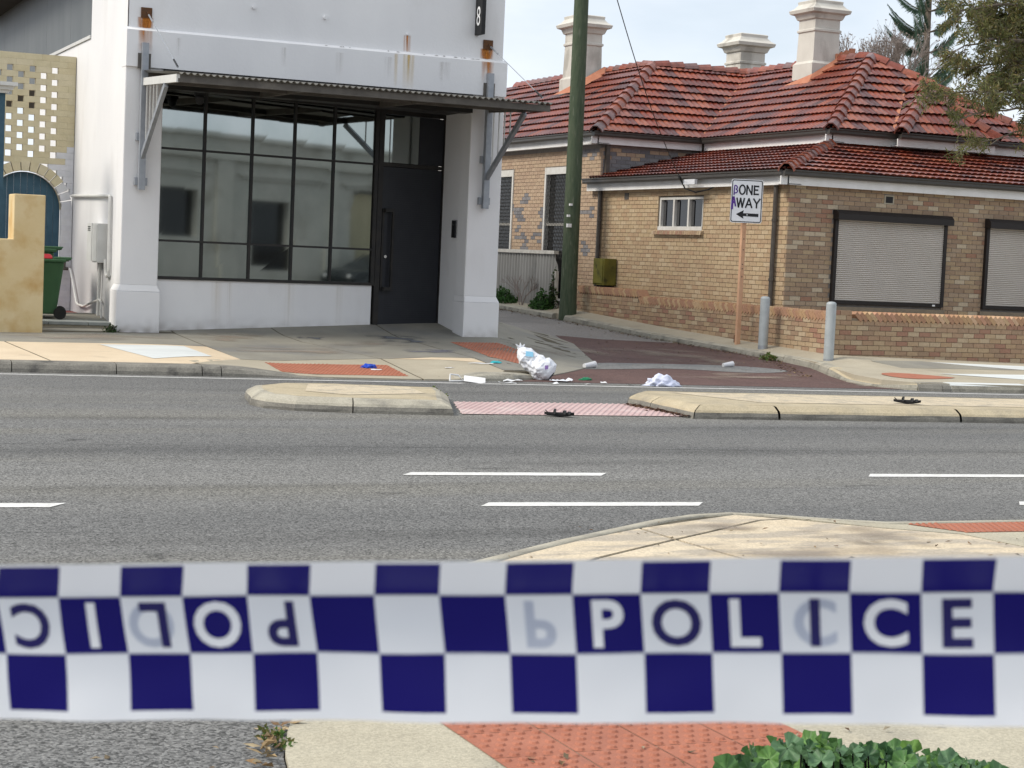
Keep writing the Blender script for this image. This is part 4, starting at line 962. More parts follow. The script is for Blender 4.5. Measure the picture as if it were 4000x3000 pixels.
# ---- gutters, fascias
GP = [(0,0),(.11,0),(.125,.03),(.125,.075),(.14,.09),(.14,.115),(.125,.115),(.11,.09),(0,.09)]
def eave(a, b, out, zt, wallz):
    a, b, out = Vector(a), Vector(b), Vector(out)
    p = MB().sweep(GP, (a.x,a.y,zt-.115), (b.x,b.y,zt-.115), out); p.build('gutter', m_gut, hs)
    q = MB().sweep([(-.03,0),(0,0),(0,.155),(-.03,.155)], (a.x,a.y,zt-.27), (b.x,b.y,zt-.27), out); q.build('fascia', m_fasc, hs)
    s = MB().sweep([(-.30,0),(-.031,0),(-.031,.015),(-.30,.015)], (a.x,a.y,zt-.262), (b.x,b.y,zt-.262), out); s.build('soffit', m_fasc, hs)
O = .02
eave((17.9+.1,36.5,0),(17.9+.1,28.14+.1,0),(-1,0,0),3.54,0); eave((17.9+.1-.14,28.14+.1,0),(29,28.14+.1,0),(0,-1,0),3.54,0)
eave((17.95,49,0),(17.95,35.97,0),(-1,0,0),4.58,0); eave((17.81,35.97,0),(20.60,35.97,0),(0,-1,0),4.58,0)
eave((20.62,35.9,0),(20.62,30.8,0),(-1,0,0),4.58,0); eave((20.48,30.8,0),(27,30.8,0),(0,-1,0),4.58,0)
eave((22.05,30.56,0),(24.5,30.56,0),(0,-1,0),4.58,0)
# ---- downpipes
for pts, r_ in (([(HX-.06,35.98,3.32),(HX-.06,35.98,1.1)], .042), ([(HX-.07,28.74,3.32),(HX-.07,28.74,1.0)], .045)):
    dp = MB().tube(pts, r_, 10).build('downpipe', m_pipe, hs, smooth=False)
    for z in (2.6,1.5): MB().tube([(pts[0][0],pts[0][1],z),(pts[0][0],pts[0][1],z+.05)], r_*1.25, 10).build('pipe_collar', m_pipe, dp)
MB().bar((HX+.12,36.08,4.35),(HX+.12,36.08,3.6),.09,.09).build('downpipe', m_pipe, hs)
# ---- vents
for c, ax in (((HX-.004,34.82,3.14),'x'),((20.36,HYF-.004,3.115),'y')):
    x, y, z = c
    if ax == 'x': MB().box(x-.006,x+.02,y-.10,y+.10,z-.07,z+.07).build('air_vent', m_pipe, hs)
    else:
        v_ = MB().box(x-.11,x+.11,y-.008,y+.02,z-.085,z+.085).build('air_vent', m_beige, hs); MB().box(x-.08,x+.08,y-.012,y,z-.06,z+.06).build('grille', m_black, v_)
# ---- roller shutters on the street front
for s in (S1, S2):
    x0, x1 = HX+s[0], HX+s[1]; sh_ = MB().box(x0+.06,x1-.06,HYF-.005,HYF+.05,1.2,2.72).build('roller_shutter', m_shutf, hs)
    mb = MB().add([(x0-.02,HYF-.19,2.69),(x0-.02,HYF+.01,2.69),(x0-.02,HYF+.01,2.87),(x0-.02,HYF-.13,2.87),(x0-.02,HYF-.19,2.81)], [(0,1,2,3,4)])
    mb = MB(); pr = [(-.19,2.69),(.01,2.69),(.01,2.87),(-.12,2.87),(-.19,2.80)]
    v = [(x,HYF+p[0],p[1]) for x in (x0-.02,x1+.06) for p in pr]; mb.add(v, [(0,1,2,3,4),(9,8,7,6,5)]+[(i,(i+1)%5,5+(i+1)%5,5+i) for i in range(5)]); mb.build('shutter_box', m_shutf, sh_)
    for xx in (x0,x1-.06): MB().box(xx,xx+.07,HYF-.07,HYF+.02,1.12,2.69).build('guide_rail', m_shutf, sh_)
    MB().box(x0+.07,x1-.06,HYF-.065,HYF,1.125,1.185).build('bottom_bar', m_shutf, sh_)
    k = 0; z = 1.188
    while z < 2.69:
        mb = MB(); v = []
        for x in (x0+.065,x1-.055):
            for dy, dz in ((-.034,.0),(-.046,.008),(-.05,.0185),(-.046,.029),(-.034,.036)): v.append((x,HYF+dy,z+dz))
        mb.add(v, [(i,5+i,6+i,i+1) for i in range(4)]); mb.build('slat', m_shut, sh_, fixn=False); z += .037
    MB().box(x1-.25,x1-.19,HYF-.075,HYF-.06,1.14,1.17).build('lock', m_text, sh_)
    MB().box(x0-.05,x1+.05,HYF-.06,HYF+.05,1.0,1.075).build('sill', m_brick if False else m_mortar, hs)
# ---- small window on the lane side
y0, y1, z0, z1 = 31.52, 33.36, 2.46, 3.10
wn_ = MB().box(HX+.09,HX+.11,y0,y1,z0,z1).build('window', m_glassd, hs)
mb = MB()
for ya, yb_ in ((y0,y0+.06),(y1-.06,y1),(y0+.60,y0+.66),(y0+1.21,y0+1.27)): mb.box(HX+.02,HX+.088,ya,yb_,z0,z1)
mb.box(HX+.022,HX+.086,y0+.06,y1-.06,z1-.05,z1-.001).box(HX-.01,HX+.086,y0-.0,y1,z0-.04,z0+.04); mb.build('frame', m_wfr, wn_)
for ya, yb_ in ((y0+.06,y0+.60),(y0+.66,y0+1.21),(y0+1.27,y1-.06)):
    MB().box(HX+.075,HX+.082,yb_-.12,yb_-.02,z0+.06,z1-.08).build('curtain', m_soff, wn_)
mb = MB().box(HX+.0,HX+.12,y1,y1+.012,z0-.04,z1).box(HX,HX+.12,y0-.012,y0,z0-.04,z1); mb.build('reveal', m_mortar, wn_)
for k in range(24):
    y = y0-.08+k*.086; c = R.choice(WALLB); v = []
    MB().add([(HX-.08,y+.004,2.33),(HX-.08,y+.08,2.33),(HX+.05,y+.08,2.33),(HX+.05,y+.004,2.33),(HX-.07,y+.004,2.40),(HX-.07,y+.08,2.40),(HX+.05,y+.08,2.425),(HX+.05,y+.004,2.425)],
             [(3,2,1,0),(4,5,6,7),(0,1,5,4),(1,2,6,5),(2,3,7,6),(3,0,4,7)], 0, (*c,1)).build('sill_brick', m_brick, wn_)
# ---- wing windows with security mesh
for ya, yb_ in ((40.85,42.8),(37.1,39.02)):
    w = MB().box(HX+.1,HX+.12,ya,yb_,.8,3.84).build('window', m_glassd, hs)
    mb = MB().box(HX-.03,HX+.09,yb_-.08,yb_,.8,3.86).box(HX-.03,HX+.09,ya,ya+.08,.8,3.86).box(HX-.028,HX+.088,ya+.08,yb_-.08,3.70,3.858); mb.build('frame', m_wfr, w)
    MB().box(HX+.02,HX+.09,ya+.08,yb_-.08,2.5,2.56).build('sash_rail', m_rail, w)
    mb = MB(); n = 22
    for i in range(-34, n):
        pass
    st_ = .085; zb_, zt_ = 1.7, 3.70; L_ = zt_-zb_; W_ = yb_-ya-.16
    for sg in (1,-1):
        c = -L_*.5
        while c < W_+L_*.5:
            # strand y = c + sg*.5*(z-zb)
            if sg == 1: za, zc_ = max(0, -c/.5), min(L_, (W_-c)/.5)
            else: za, zc_ = max(0, (c-W_)/.5), min(L_, c/.5)
            if zc_-za > .03:
                p = Vector((HX+.0+.004*sg, ya+.08+c+sg*.5*za, zb_+za)); q = Vector((HX+.0+.004*sg, ya+.08+c+sg*.5*zc_, zb_+zc_))
                mb.bar(p, q, .007, .007, (1,0,0))
            c += st_
    mb.build('security_mesh', m_mesh, w)
# ---- chimneys
def chimney(cx, cy, prof, label=None):
    """square stack: profile of (half width, z)"""
    c = None; mb = MB(); cap = MB(); n = len(prof)
    def ring(m_, pr):
        v = []
        for h, z in pr: v += [(cx-h,cy-h,z),(cx+h,cy-h,z),(cx+h,cy+h,z),(cx-h,cy+h,z)]
        k = len(pr); m_.add(v, [(i*4+j, i*4+(j+1)%4, (i+1)*4+(j+1)%4, (i+1)*4+j) for i in range(k-1) for j in range(4)]+[tuple((k-1)*4+j for j in range(4))])
    base = [p for p in prof if p[2] == 0]; head = [p for p in prof if p[2] == 1]
    ring(mb, [(p[0],p[1]) for p in base]); ring(cap, [(p[0],p[1]) for p in head])
    st_ = mb.build('chimney', m_chim, hs); cap.build('chimney_cap', m_chim, st_)
    return st_
def chprof(zb, s, zcap):                                   # zb base, zcap: height at the widest part of the cap
    return [(.40*s,zb,0),(.40*s,zb+.62*s,0),(.345*s,zb+.68*s,0),(.33*s,zcap-.50*s,0),(.36*s,zcap-.48*s,0),(.36*s,zcap-.44*s,0),(.33*s,zcap-.42*s,0),(.33*s,zcap-.22*s,0),
            (.331*s,zcap-.22*s,1),(.37*s,zcap-.20*s,1),(.41*s,zcap-.10*s,1),(.49*s,zcap-.07*s,1),(.51*s,zcap,1),(.42*s,zcap+.06*s,1),(.36*s,zcap+.14*s,1),(.37*s,zcap+.20*s,1),(.33*s,zcap+.22*s,1)]
p = on_x(1262,60,20.2); chimney(20.2, p.y, chprof(5.6, 1.06, p.z+.05))
MB().add([(19.65,p.y-.62,5.88),(20.75,p.y-.62,6.5),(20.75,p.y+.5,6.5),(19.65,p.y+.5,5.88),(19.8,p.y-.45,6.12),(20.6,p.y-.45,6.6)], [(0,1,5,4),(0,4,3)]).build('chimney_flashing', m_flash, hs)
p = on_y(1612,96,40.3); chimney(p.x, 40.3, chprof(6.0, 1.08, p.z))
p = on_x(1772,25,23.0); chimney(23.0, p.y, chprof(5.75, 1.0, p.z))
MB().add([(22.45,p.y-.5,5.9),(23.5,p.y-.5,6.58),(23.5,p.y+.5,6.58),(22.45,p.y+.5,5.9),(22.6,p.y-.43,6.12),(23.4,p.y-.43,6.62)], [(0,1,5,4),(0,4,3)]).build('chimney_flashing', m_flash, hs)
for k in range(4): MB().box(23.34+k*.12-.1,23.34+k*.12+.02,p.y-.42,p.y-.33,6.4,6.62+k*.05).build('chimney_brick', m_flash, hs)

# ================================================================== LOW BRICK WALL
lw = thing('low_brick_wall', 'low tan brick boundary wall with slanted brick coping around the house', 'wall', (18,27,.3))
LX, LY = 17.8, 26.2
core = MB(); core.box(LX+.008,LX+.22,LY+.008,33.4,.1,.90).box(LX+.008,LX+.22,33.4,36.3,.2,1.03).box(LX+.008,30,LY+.009,LY+.22,-.1,.88); core = core.build('core', m_mortar, lw)
def lowpal(s, z, rr): return rr.choice(WALLB)
bl = brick_wall((LX,36.3,.12), (0,-1), 36.3-LY, .12, .90, WALLB, [], 31)+[b for b in brick_wall((LX,36.3,.894), (0,-1), 2.9, .894, 1.0, WALLB, [], 32)]
bl += brick_wall((LX-.002,LY,.034), (1,0), 9, .034, .90, WALLB, [], 33)
bl += [b for b in brick_wall((LX-.002,LY,.894), (1,0), .36, .894, 1.07, WALLB, [], 34)]
lay(bl, lw, 300)
CO_ME = {}
def coping(p, ang, c, par):
    if c not in CO_ME:
        # a brick laid on edge, leaning 45 degrees along the wall
        mb = MB(); l, h = .185, .07; cs = math.sqrt(.5); v = []
        for y in (-.012,.225):
            for a, b in ((-l/2,-h/2),(l/2,-h/2),(l/2,h/2),(-l/2,h/2)): v.append(((-a+b)*cs, y, (a+b)*cs))
        CO_ME[c] = mb.add(v, [(3,2,1,0),(4,5,6,7),(0,1,5,4),(1,2,6,5),(2,3,7,6),(3,0,4,7)], 0, (*c,1)).mesh('coping_brick', m_brick)
    link_mesh('coping_brick', CO_ME[c], par, p, (0,0,ang))
COPC = [(.46,.30,.17),(.42,.25,.15),(.50,.35,.21),(.38,.22,.14),(.55,.37,.24),(.48,.27,.18)]
x = LX+.50
while x < 26: coping((x,LY,.958), 0, R.choice(COPC), lw); x += .103
y = 36.2
while y > LY+.25:
    coping((LX,y,(1.07 if y > 33.4 else .945)+R.uniform(-.006,.006)), -math.pi/2, R.choice(COPC[:4]+[(.40,.23,.15)]), lw); y -= .103
MB().box(LX+.012,30,LY+.012,LY+.21,.88,.93).build('mortar_bed', m_mortar, lw)
MB().box(LX+.012,LX+.21,LY+.3,33.4,.90,.915).build('mortar_bed', m_mortar, lw)

# ================================================================== STREET FURNITURE
# power pole
pb = Vector((17.38,35.9,.4)); tp = on_y(1256,0,35.9); ax = (tp-Vector((17.38,35.9,.4)))
pp = thing('power_pole', 'tall mossy green timber power pole at the lane kerb', 'pole', pb)
mb = MB(); v = []; n = 28; K = 40
for i in range(K+1):
    t = i/K*1.25; c = pb+(tp-pb)*t-Vector((0,0,.2 if i == 0 else 0)); r_ = .185-.028*t+(.02*(1-t/.06) if t < .06 else 0)
    for k in range(n):
        a = 2*math.pi*k/n; rr_ = r_*(1+.025*noise.noise((math.cos(a)*3,math.sin(a)*3,t*1.5))+.012*noise.noise((math.cos(a)*9,math.sin(a)*9,t*4)))
        v.append((c.x+rr_*math.cos(a), c.y+rr_*math.sin(a), c.z))
mb.add(v, [(i*n+k, i*n+(k+1)%n, (i+1)*n+(k+1)%n, (i+1)*n+k) for i in range(K) for k in range(n)]); mb.build('shaft', m_pole, pp, smooth=True)
for u, v_, s_ in ((1229,487,.05),(1233,442,.03),(1228,466,.03)):
    q = on_y(u, v_, 35.73); MB().box(q.x-s_,q.x+s_,35.70,35.76,q.z-s_*.8,q.z+s_*.8).build('tag', m_text, pp)
# service wire from the pole line to the house eave
sw = thing('service_wire', 'black overhead service wire running down to the house eave', 'wire', (17.85,31.9,3.4))
a = on_y(1316,-60,24); b = Vector((17.84,31.94,3.43)); pts = []
for i in range(17):
    t = i/16; p = a+(b-a)*t; p.z -= .22*math.sin(math.pi*t); pts.append(p)
MB().tube(pts, .008, 6).build('wire', m_black, sw)
MB().tube([pts[-2]+(pts[-1]-pts[-2])*.6, pts[-1]], .03, 8).build('insulator', m_black, sw)
MB().tube([b,(17.9,31.85,3.25),(17.95,31.5,3.17),(18.0,31.1,3.22),(18.05,30.85,3.3)], .016, 6).build('tail', m_black, sw)
MB().box(17.80,17.86,31.3,31.75,3.32,3.42).build('bracket', m_clear, sw)
# one way sign
sg = thing('one_way_sign', 'white one way street sign with purple graffiti on a faded orange post', 'sign', (17.5,28.85,.36))
MB().box(17.475,17.555,28.86,28.93,.25,2.62).build('post', m_post, sg)
for z in (1.55,1.7,1.78,2.05,2.25): MB().tube([(17.515,28.862,z),(17.515,28.856,z)], .011, 8).build('bolt_hole', m_black, sg)
MB().box(17.585,17.64,29.1,29.15,.3,.45).build('post_stub', m_rust, sg)
fx = Vector((.955,-.297,0)).normalized(); fn = Vector((-fx.y*-1*-1, 0, 0)); fn = Vector((fx.y, -fx.x, 0)); fz = Vector((0,0,1)); sc0 = Vector((17.515,28.83,2.945))
def rrect(w, h, r, n=6):
    o = []
    for cx, cy, a0 in ((w/2-r,h/2-r,0),(-w/2+r,h/2-r,90),(-w/2+r,-h/2+r,180),(w/2-r,-h/2+r,270)):
        for k in range(n+1): a = math.radians(a0+90*k/n); o.append((cx+r*math.cos(a), cy+r*math.sin(a)))
    return o
def sgp(x, y, d=0): return sc0+fx*x+fz*y+fn*d
o1 = rrect(.60,.80,.045); k = len(o1)
MB().add([sgp(x,y,0) for x,y in o1]+[sgp(x,y,-.004) for x,y in o1], [tuple(range(k)), tuple(range(2*k-1,k-1,-1))]+[(i,(i+1)%k,k+(i+1)%k,k+i) for i in range(k)]).build('plate', m_signw, sg)
oa, ob_ = rrect(.576,.776,.036), rrect(.544,.744,.024)
MB().add([sgp(x,y,.0015) for x,y in oa]+[sgp(x,y,.0015) for x,y in ob_], [(i,(i+1)%k,k+(i+1)%k,k+i) for i in range(k)]).build('border', m_signk, sg)
def stroke(pts, w, m, name, d=.002):
    mb = MB(); pts = [Vector(p) for p in pts]; v = []
    for i, p in enumerate(pts):
        a = (pts[min(i+1,len(pts)-1)]-pts[max(i-1,0)]).normalized(); q = Vector((-a.y,a.x))*w/2
        v += [sgp(*(p+q),d), sgp(*(p-q),d)]
    return mb.add(v, [(2*i,2*i+1,2*i+3,2*i+2) for i in range(len(pts)-1)]).build(name, m, sg, fixn=False)
def arc(cx, cy, rx, ry, a0, a1, n=16): return [(cx+rx*math.cos(math.radians(a0+(a1-a0)*i/n)), cy+ry*math.sin(math.radians(a0+(a1-a0)*i/n))) for i in range(n+1)]
LH, LWD = .165, .029
def glyph(ch, x, y, w=.10, h=LH):
    t = LWD; X = lambda a: x+a*w; Y = lambda b: y+b*h
    G = {'N': [[(0,0),(0,1)],[(0,1),(1,0)],[(1,0),(1,1)]], 'E': [[(0,0),(0,1)],[(0,.94),(.95,.94)],[(0,.53),(.75,.53)],[(0,.06),(.95,.06)]],
         'W': [[(0,1),(.25,0)],[(.25,0),(.5,1)],[(.5,1),(.75,0)],[(.75,0),(1,1)]], 'A': [[(0,0),(.5,1)],[(.5,1),(1,0)],[(.2,.33),(.8,.33)]], 'Y': [[(0,1),(.5,.45)],[(1,1),(.5,.45)],[(.5,.45),(.5,0)]]}
    if ch == 'O': pts = arc(x+w/2, y+h/2, w/2, h/2, 0, 360, 28); stroke(pts, t, m_signk, 'letter'); return
    mb = MB()
    for sgm in G[ch]:
        a, b = Vector((X(sgm[0][0]),Y(sgm[0][1]))), Vector((X(sgm[1][0]),Y(sgm[1][1]))); d = (b-a).normalized(); q = Vector((-d.y,d.x))*t/2; e = d*t*.3
        mb.add([sgp(*(a-e+q),.002),sgp(*(a-e-q),.002),sgp(*(b+e-q),.002),sgp(*(b+e+q),.002)], [(0,1,2,3)])
    mb.build('letter', m_signk, sg, fixn=False)
glyph('O',-.145,.125,.105); glyph('N',-.005,.125,.095); glyph('E',.135,.125,.085)
glyph('W',-.185,-.115,.14); glyph('A',-.015,-.115,.115); glyph('Y',.13,-.115,.12)
MB().add([sgp(*p,.002) for p in [(-.19,-.245),(-.045,-.165),(-.055,-.222),(.235,-.222),(.235,-.282),(-.055,-.275),(-.045,-.325)]], [tuple(range(7))]).build('arrow', m_signk, sg, fixn=False)
MB().tube([sgp(.02,-.25,.002),sgp(.02,-.25,.006)], .012, 10).build('bolt', m_chrome, sg); MB().tube([sgp(.02,.22,.002),sgp(.02,.22,.006)], .010, 10).build('bolt', m_chrome, sg)
stroke([(-.245,.10),(-.245,.19),(-.24,.275)]+arc(-.225,.245,.035,.035,100,-80,10)+arc(-.225,.178,.042,.036,80,-100,10)+[(-.25,.145)], .022, m_spray, 'graffiti_letter', .003)
stroke([(-.278,-.15),(-.268,-.05),(-.255,.075),(-.245,.075),(-.225,-.01),(-.205,-.105)], .03, m_spray, 'graffiti_letter', .003); stroke([(-.28,-.02),(-.215,-.035)], .035, m_spray, 'graffiti_letter', .0035)
stroke([(-.272,-.16),(-.268,0)], .04, m_spray, 'graffiti_letter', .0032)
# bollards
for (x, y, z0, z1, lab) in ((17.5,27.98,.30,1.22,'galvanised pipe bollard beside the one way sign post'),(17.5,25.87,.20,1.21,'galvanised pipe bollard at the corner of the low brick wall')):
    t = thing('bollard', lab, 'bollard', (x,y,z0), 'bollards on the lane kerb')
    mb = MB(); v = []; n = 20; pr = [(.087,z0-.1),(.087,z1-.05),(.084,z1-.03),(.07,z1-.01),(.045,z1),(0.001,z1+.004)]
    for r_, z in pr: v += [(x+r_*math.cos(2*math.pi*k/n), y+r_*math.sin(2*math.pi*k/n), z) for k in range(n)]
    mb.add(v, [(i*n+k, i*n+(k+1)%n, (i+1)*n+(k+1)%n, (i+1)*n+k) for i in range(len(pr)-1) for k in range(n)]); mb.build('tube', m_boll, t, smooth=True)
    MB().tube([(x,y,z0-.05),(x,y,z0+.035)], .0885, 20).build('footing_collar', m_galv, t)
# green cable pillar box
gx = thing('pillar_box', 'mossy green square service cabinet on a stub behind the low wall', 'cabinet', (17.9,35.4,1.1))
bevel(MB().box(17.82,18.12,35.1,35.62,1.2,1.78).build('cabinet', m_green, gx), .004, 1)
MB().box(17.80,17.825,35.14,35.58,1.24,1.74).build('door', m_green, gx); MB().box(17.9,18.08,35.2,35.5,1.05,1.2).build('stub', m_black, gx); MB().tube([(17.86,35.45,1.0),(17.86,35.45,1.25)], .02, 8).build('conduit', m_black, gx)
# corrugated fence
cf = thing('corrugated_fence', 'weathered grey corrugated iron fence with white timber capping', 'fence', (17.7,39,.6))
mb = MB(); v = []; n = int((43-37.2)/.16)*8
for i in range(n+1):
    y = 37.2+(43-37.2)*i/n; w = (.022,.022,.022,.0,-.022,-.022,-.022,.0)[i % 8]
    drop = 0 if y > 37.32 else (37.32-y)*3
    v += [(17.7+w,y,zl(y)+.05),(17.7+w,y,1.83-drop)]
mb.add(v, [(2*i,2*i+2,2*i+3,2*i+1) for i in range(n)]); mb.build('iron_sheet', m_fence, cf)
MB().box(17.64,17.76,37.3,43,1.832,1.91).build('capping', m_rail, cf); MB().box(17.62,17.70,37.12,37.2,.5,1.45).build('post', m_rail, cf)

# ================================================================== POLICE TAPE
tap = thing('police_tape', 'blue and white chequered POLICE barrier tape stretched across the foreground', 'tape', EYE+fwd*.82-upv*.17)
SQ, RH = .0303, .0274
tc0 = EYE+ray(1120,1411).normalized()*0
def dpt(u): return .862-.080*u/2212
P0_, P1_ = None, None
def at_depth(u, v, d): r_ = ray(u, v); return EYE+r_*(d/r_.dot(fwd))
Lp, Rp = at_depth(16,1411,dpt(16)), at_depth(2147,1411,dpt(2147)); tdir = (Rp-Lp).normalized(); step = (Rp-Lp).length/15
tback = Vector((tdir.y,-tdir.x,0)).normalized(); tback = tback if tback.dot(fwd) < 0 else -tback                    # towards the camera
tup = tback.cross(tdir); tup = tup if tup.z > 0 else -tup
SQ = step
TAB = [(0.0, 0.0)]; 
for i in range(1, 141):                                    # how the upper edge curls towards the viewer
    t = i/100; ang = math.radians(3+48*ss(.86, 1.16, t)); TAB.append((TAB[-1][0]+RH*.01*math.cos(ang), TAB[-1][1]+RH*.01*math.sin(ang)))
for i in range(141, 230): ang = math.radians(51); TAB.append((TAB[-1][0]+RH*.01*math.cos(ang), TAB[-1][1]+RH*.01*math.sin(ang)))
def tp3(s, t, lift=0):
    """s: squares from the left reference edge; t: rows above the lower edge of the middle row"""
    x = s*SQ; k = max(0, 1-s/14.0); q = max(0, min(2.28, t))*100; i = min(227, int(q)); f_ = q-i
    up_ = t*RH if t <= 0 else TAB[i][0]+(TAB[i+1][0]-TAB[i][0])*f_
    out = 0 if t <= 0 else TAB[i][1]+(TAB[i+1][1]-TAB[i][1])*f_
    x -= .0034*k*max(0, min(t,1))-.55*out*k
    w = (.0014*math.sin(s*.9+.6)+.0009*math.sin(s*2.3+t*1.3)+.0012*noise.noise((s*.9,t*1.1,2))+.0003*noise.noise((s*3.1,t*.6,8)))*(1-.3*t); up_ += .0002*noise.noise((s*.5,t,7))
    return Lp+tdir*x+tup*up_+tback*(out+w+lift)
mb = MB(); S0, S1_ = -70, 75; rowsT = [(-1.16,-1),(-1,0),(0,1),(1,2),(2,2.08)]
for ri, (ta, tb) in enumerate(rowsT):
    nt_ = 6 if tb-ta > .5 else 1
    for s in range(S0, S1_):
        blue = {0: False, 1: s % 2 == 0, 2: s % 2 == 1, 3: s % 2 == 0, 4: False}[ri]
        fine = -3 < s < 20; ns_ = 6 if fine else 1
        for a in range(ns_):
            for b in range(nt_):
                q = [(s+a/ns_, ta+(tb-ta)*b/nt_),(s+(a+1)/ns_, ta+(tb-ta)*b/nt_),(s+(a+1)/ns_, ta+(tb-ta)*(b+1)/nt_),(s+a/ns_, ta+(tb-ta)*(b+1)/nt_)]
                mb.add([tp3(*p) for p in q], [(0,1,2,3)], 1 if blue else 0)
me = mb.mesh('ribbon', [m_tapew, m_tapeb]); bm = bmesh.new(); bm.from_mesh(me); bmesh.ops.remove_doubles(bm, verts=bm.verts[:], dist=1e-5); bm.to_mesh(me); bm.free()
me.polygons.foreach_set('use_smooth', [True]*len(me.polygons)); link_mesh('ribbon', me, tap)
def tape_letter(ch, s, m, rot180=False, flipy=False, flipx=False, lift=.0004, name='letter'):
    me = text_mesh(ch, 1.0, bold=.028); ys = [v.co.y for v in me.vertices]; h = max(ys)-min(ys); k = .79/h
    bm = bmesh.new(); bm.from_mesh(me); bmesh.ops.triangulate(bm, faces=bm.faces[:])
    bmesh.ops.subdivide_edges(bm, edges=[e for e in bm.edges if e.calc_length() > .25], cuts=1); bm.to_mesh(me); bm.free()
    for v in me.vertices:
        x, y = v.co.x*k*RH/SQ*.98, v.co.y*k
        if rot180: x, y = -x, -y
        if flipy: y = -y
        if flipx: x = -x
        v.co = tp3(s+.5+x, .5+y, lift)
    me.materials.append(m); return link_mesh(name, me, tap)
for i, ch in enumerate('POLICE'): tape_letter(ch, 9+i, m_letw if (9+i) % 2 else m_letb)
for i, ch in enumerate('POLICE'): tape_letter(ch, 4-i, m_letw if (4-i) % 2 else m_letb, rot180=True)
for base in (19, 34, -14, -29):
    for i, ch in enumerate('POLICE'): tape_letter(ch, base+i, m_letw if (base+i) % 2 else m_letb)
for t0 in (0.0, 1.0):
    mb = MB(); v = [tp3(q/2, t0+d_, .0003) for q in range(-6, 40) for d_ in (-.012,.012)]
    mb.add(v, [(2*q,2*q+2,2*q+3,2*q+1) for q in range(45)]).build('seam', m_seam, tap, fixn=False)
tape_letter('P', 8, m_ghost, flipy=True, lift=.0002, name='show_through'); tape_letter('C', 12.0, m_ghost, flipx=False, lift=.0002, name='show_through'); tape_letter('O', 1.95, m_ghost, lift=.0002, name='show_through')

# ================================================================== PLANTS
def leaf_blade(mb, p, d, n_, l, w, c, fold=.25):
    d, n_ = d.normalized(), n_.normalized(); sd = d.cross(n_).normalized(); n_ = sd.cross(d)
    mb.add([p, p+d*l*.45+sd*w/2+n_*fold*w, p+d*l, p+d*l*.45-sd*w/2+n_*fold*w], [(0,1,2),(0,2,3)], 0, c)
def rvec(rr): 
    while True:
        v = Vector((rr.uniform(-1,1),rr.uniform(-1,1),rr.uniform(-1,1)))
        if .01 < v.length < 1: return v.normalized()
# broad leaved mallow at the bottom right
ml = thing('mallow_plant', 'green broad leaved mallow plant at the bottom right corner', 'plant', (3.55,4.6,.11))
def mallow_mesh(seed, c):
    rr = random.Random(seed); n = 20; v = [(0,0,0)]; L5 = 5
    rim = []
    for k in range(n+1):
        a = math.radians(-155+310*k/n); r_ = .5+.045*math.cos(a*L5*1.16)+.03*rr.uniform(-1,1)
        rim.append((math.sin(a)*r_, math.cos(a)*r_))
    for q in (.55,1.0):
        for k, (x,y) in enumerate(rim):
            z = .11*math.cos(k*math.pi*2/4.0+seed)*q+q*q*.16*(.6+.5*math.sin(seed*2+k*.9))
            v.append((x*q, y*q, z))
    n1 = n+1; f = [(0,1+k,2+k) for k in range(n)]+[(1+k,1+n1+k,2+n1+k,2+k) for k in range(n)]
    c2 = (min(1,c[0]*1.5), min(1,c[1]*1.35), min(1,c[2]*1.4), 1); q = MB(); q.add(v, f[:n], 0, c2); q.add([], [], 0); q.v = [tuple(p) for p in v]; q.f = list(f); q.m = [0]*len(f); q.c = [c2 if (i < n and i % 3 == 0) else (tuple(x*(1.12 if i % 2 else .92) for x in c[:3])+(1,)) for i in range(len(f))]; me = q.mesh('leaf', m_mallow); me.polygons.foreach_set('use_smooth', [True]*len(me.polygons)); return me
MLM = [mallow_mesh(i, c) for i, c in enumerate([(.095,.205,.065,1),(.075,.165,.06,1),(.125,.255,.07,1),(.16,.30,.07,1),(.055,.125,.055,1),(.125,.23,.12,1)])]
rr = random.Random(5); mb = MB()
for i in range(430):
    u = 1560+rr.random()*600; topv = lerp([1555,1600,1680,1760,1850,1960,2050,2120,2180], [1652,1622,1597,1584,1608,1600,1626,1636,1665], u)
    if 1750 < u < 1775 and rr.random() < .2: topv = 1578
    v_ = topv+20+rr.random()**1.2*150; dep = rr.uniform(4.6,5.35)
    p = EYE+ray(u, v_)*(dep/ray(u, v_).dot(fwd)*1.0)
    if p.z < .13: continue
    s_ = rr.uniform(.04,.085); nrm = (Vector((rr.uniform(-1,1),-.45+rr.uniform(-.9,.7),.7))).normalized()
    o = link_mesh('leaf', rr.choice(MLM), ml, p); o.rotation_mode = 'QUATERNION'; o.rotation_quaternion = nrm.to_track_quat('Z','Y') @ Matrix.Rotation(rr.uniform(0,6.28),3,'Z').to_quaternion(); o.scale = (s_,s_,s_)
    q = Vector((p.x+rr.uniform(-.05,.05), p.y+rr.uniform(-.1,.05), .1)); mb.tube([q, (q+p)/2+Vector((rr.uniform(-.02,.02),0,.02)), p], .0025, 5)
mb.build('stems', leafmat('stem', (.09,.14,.05), (.11,.12,.06), 9), ml)
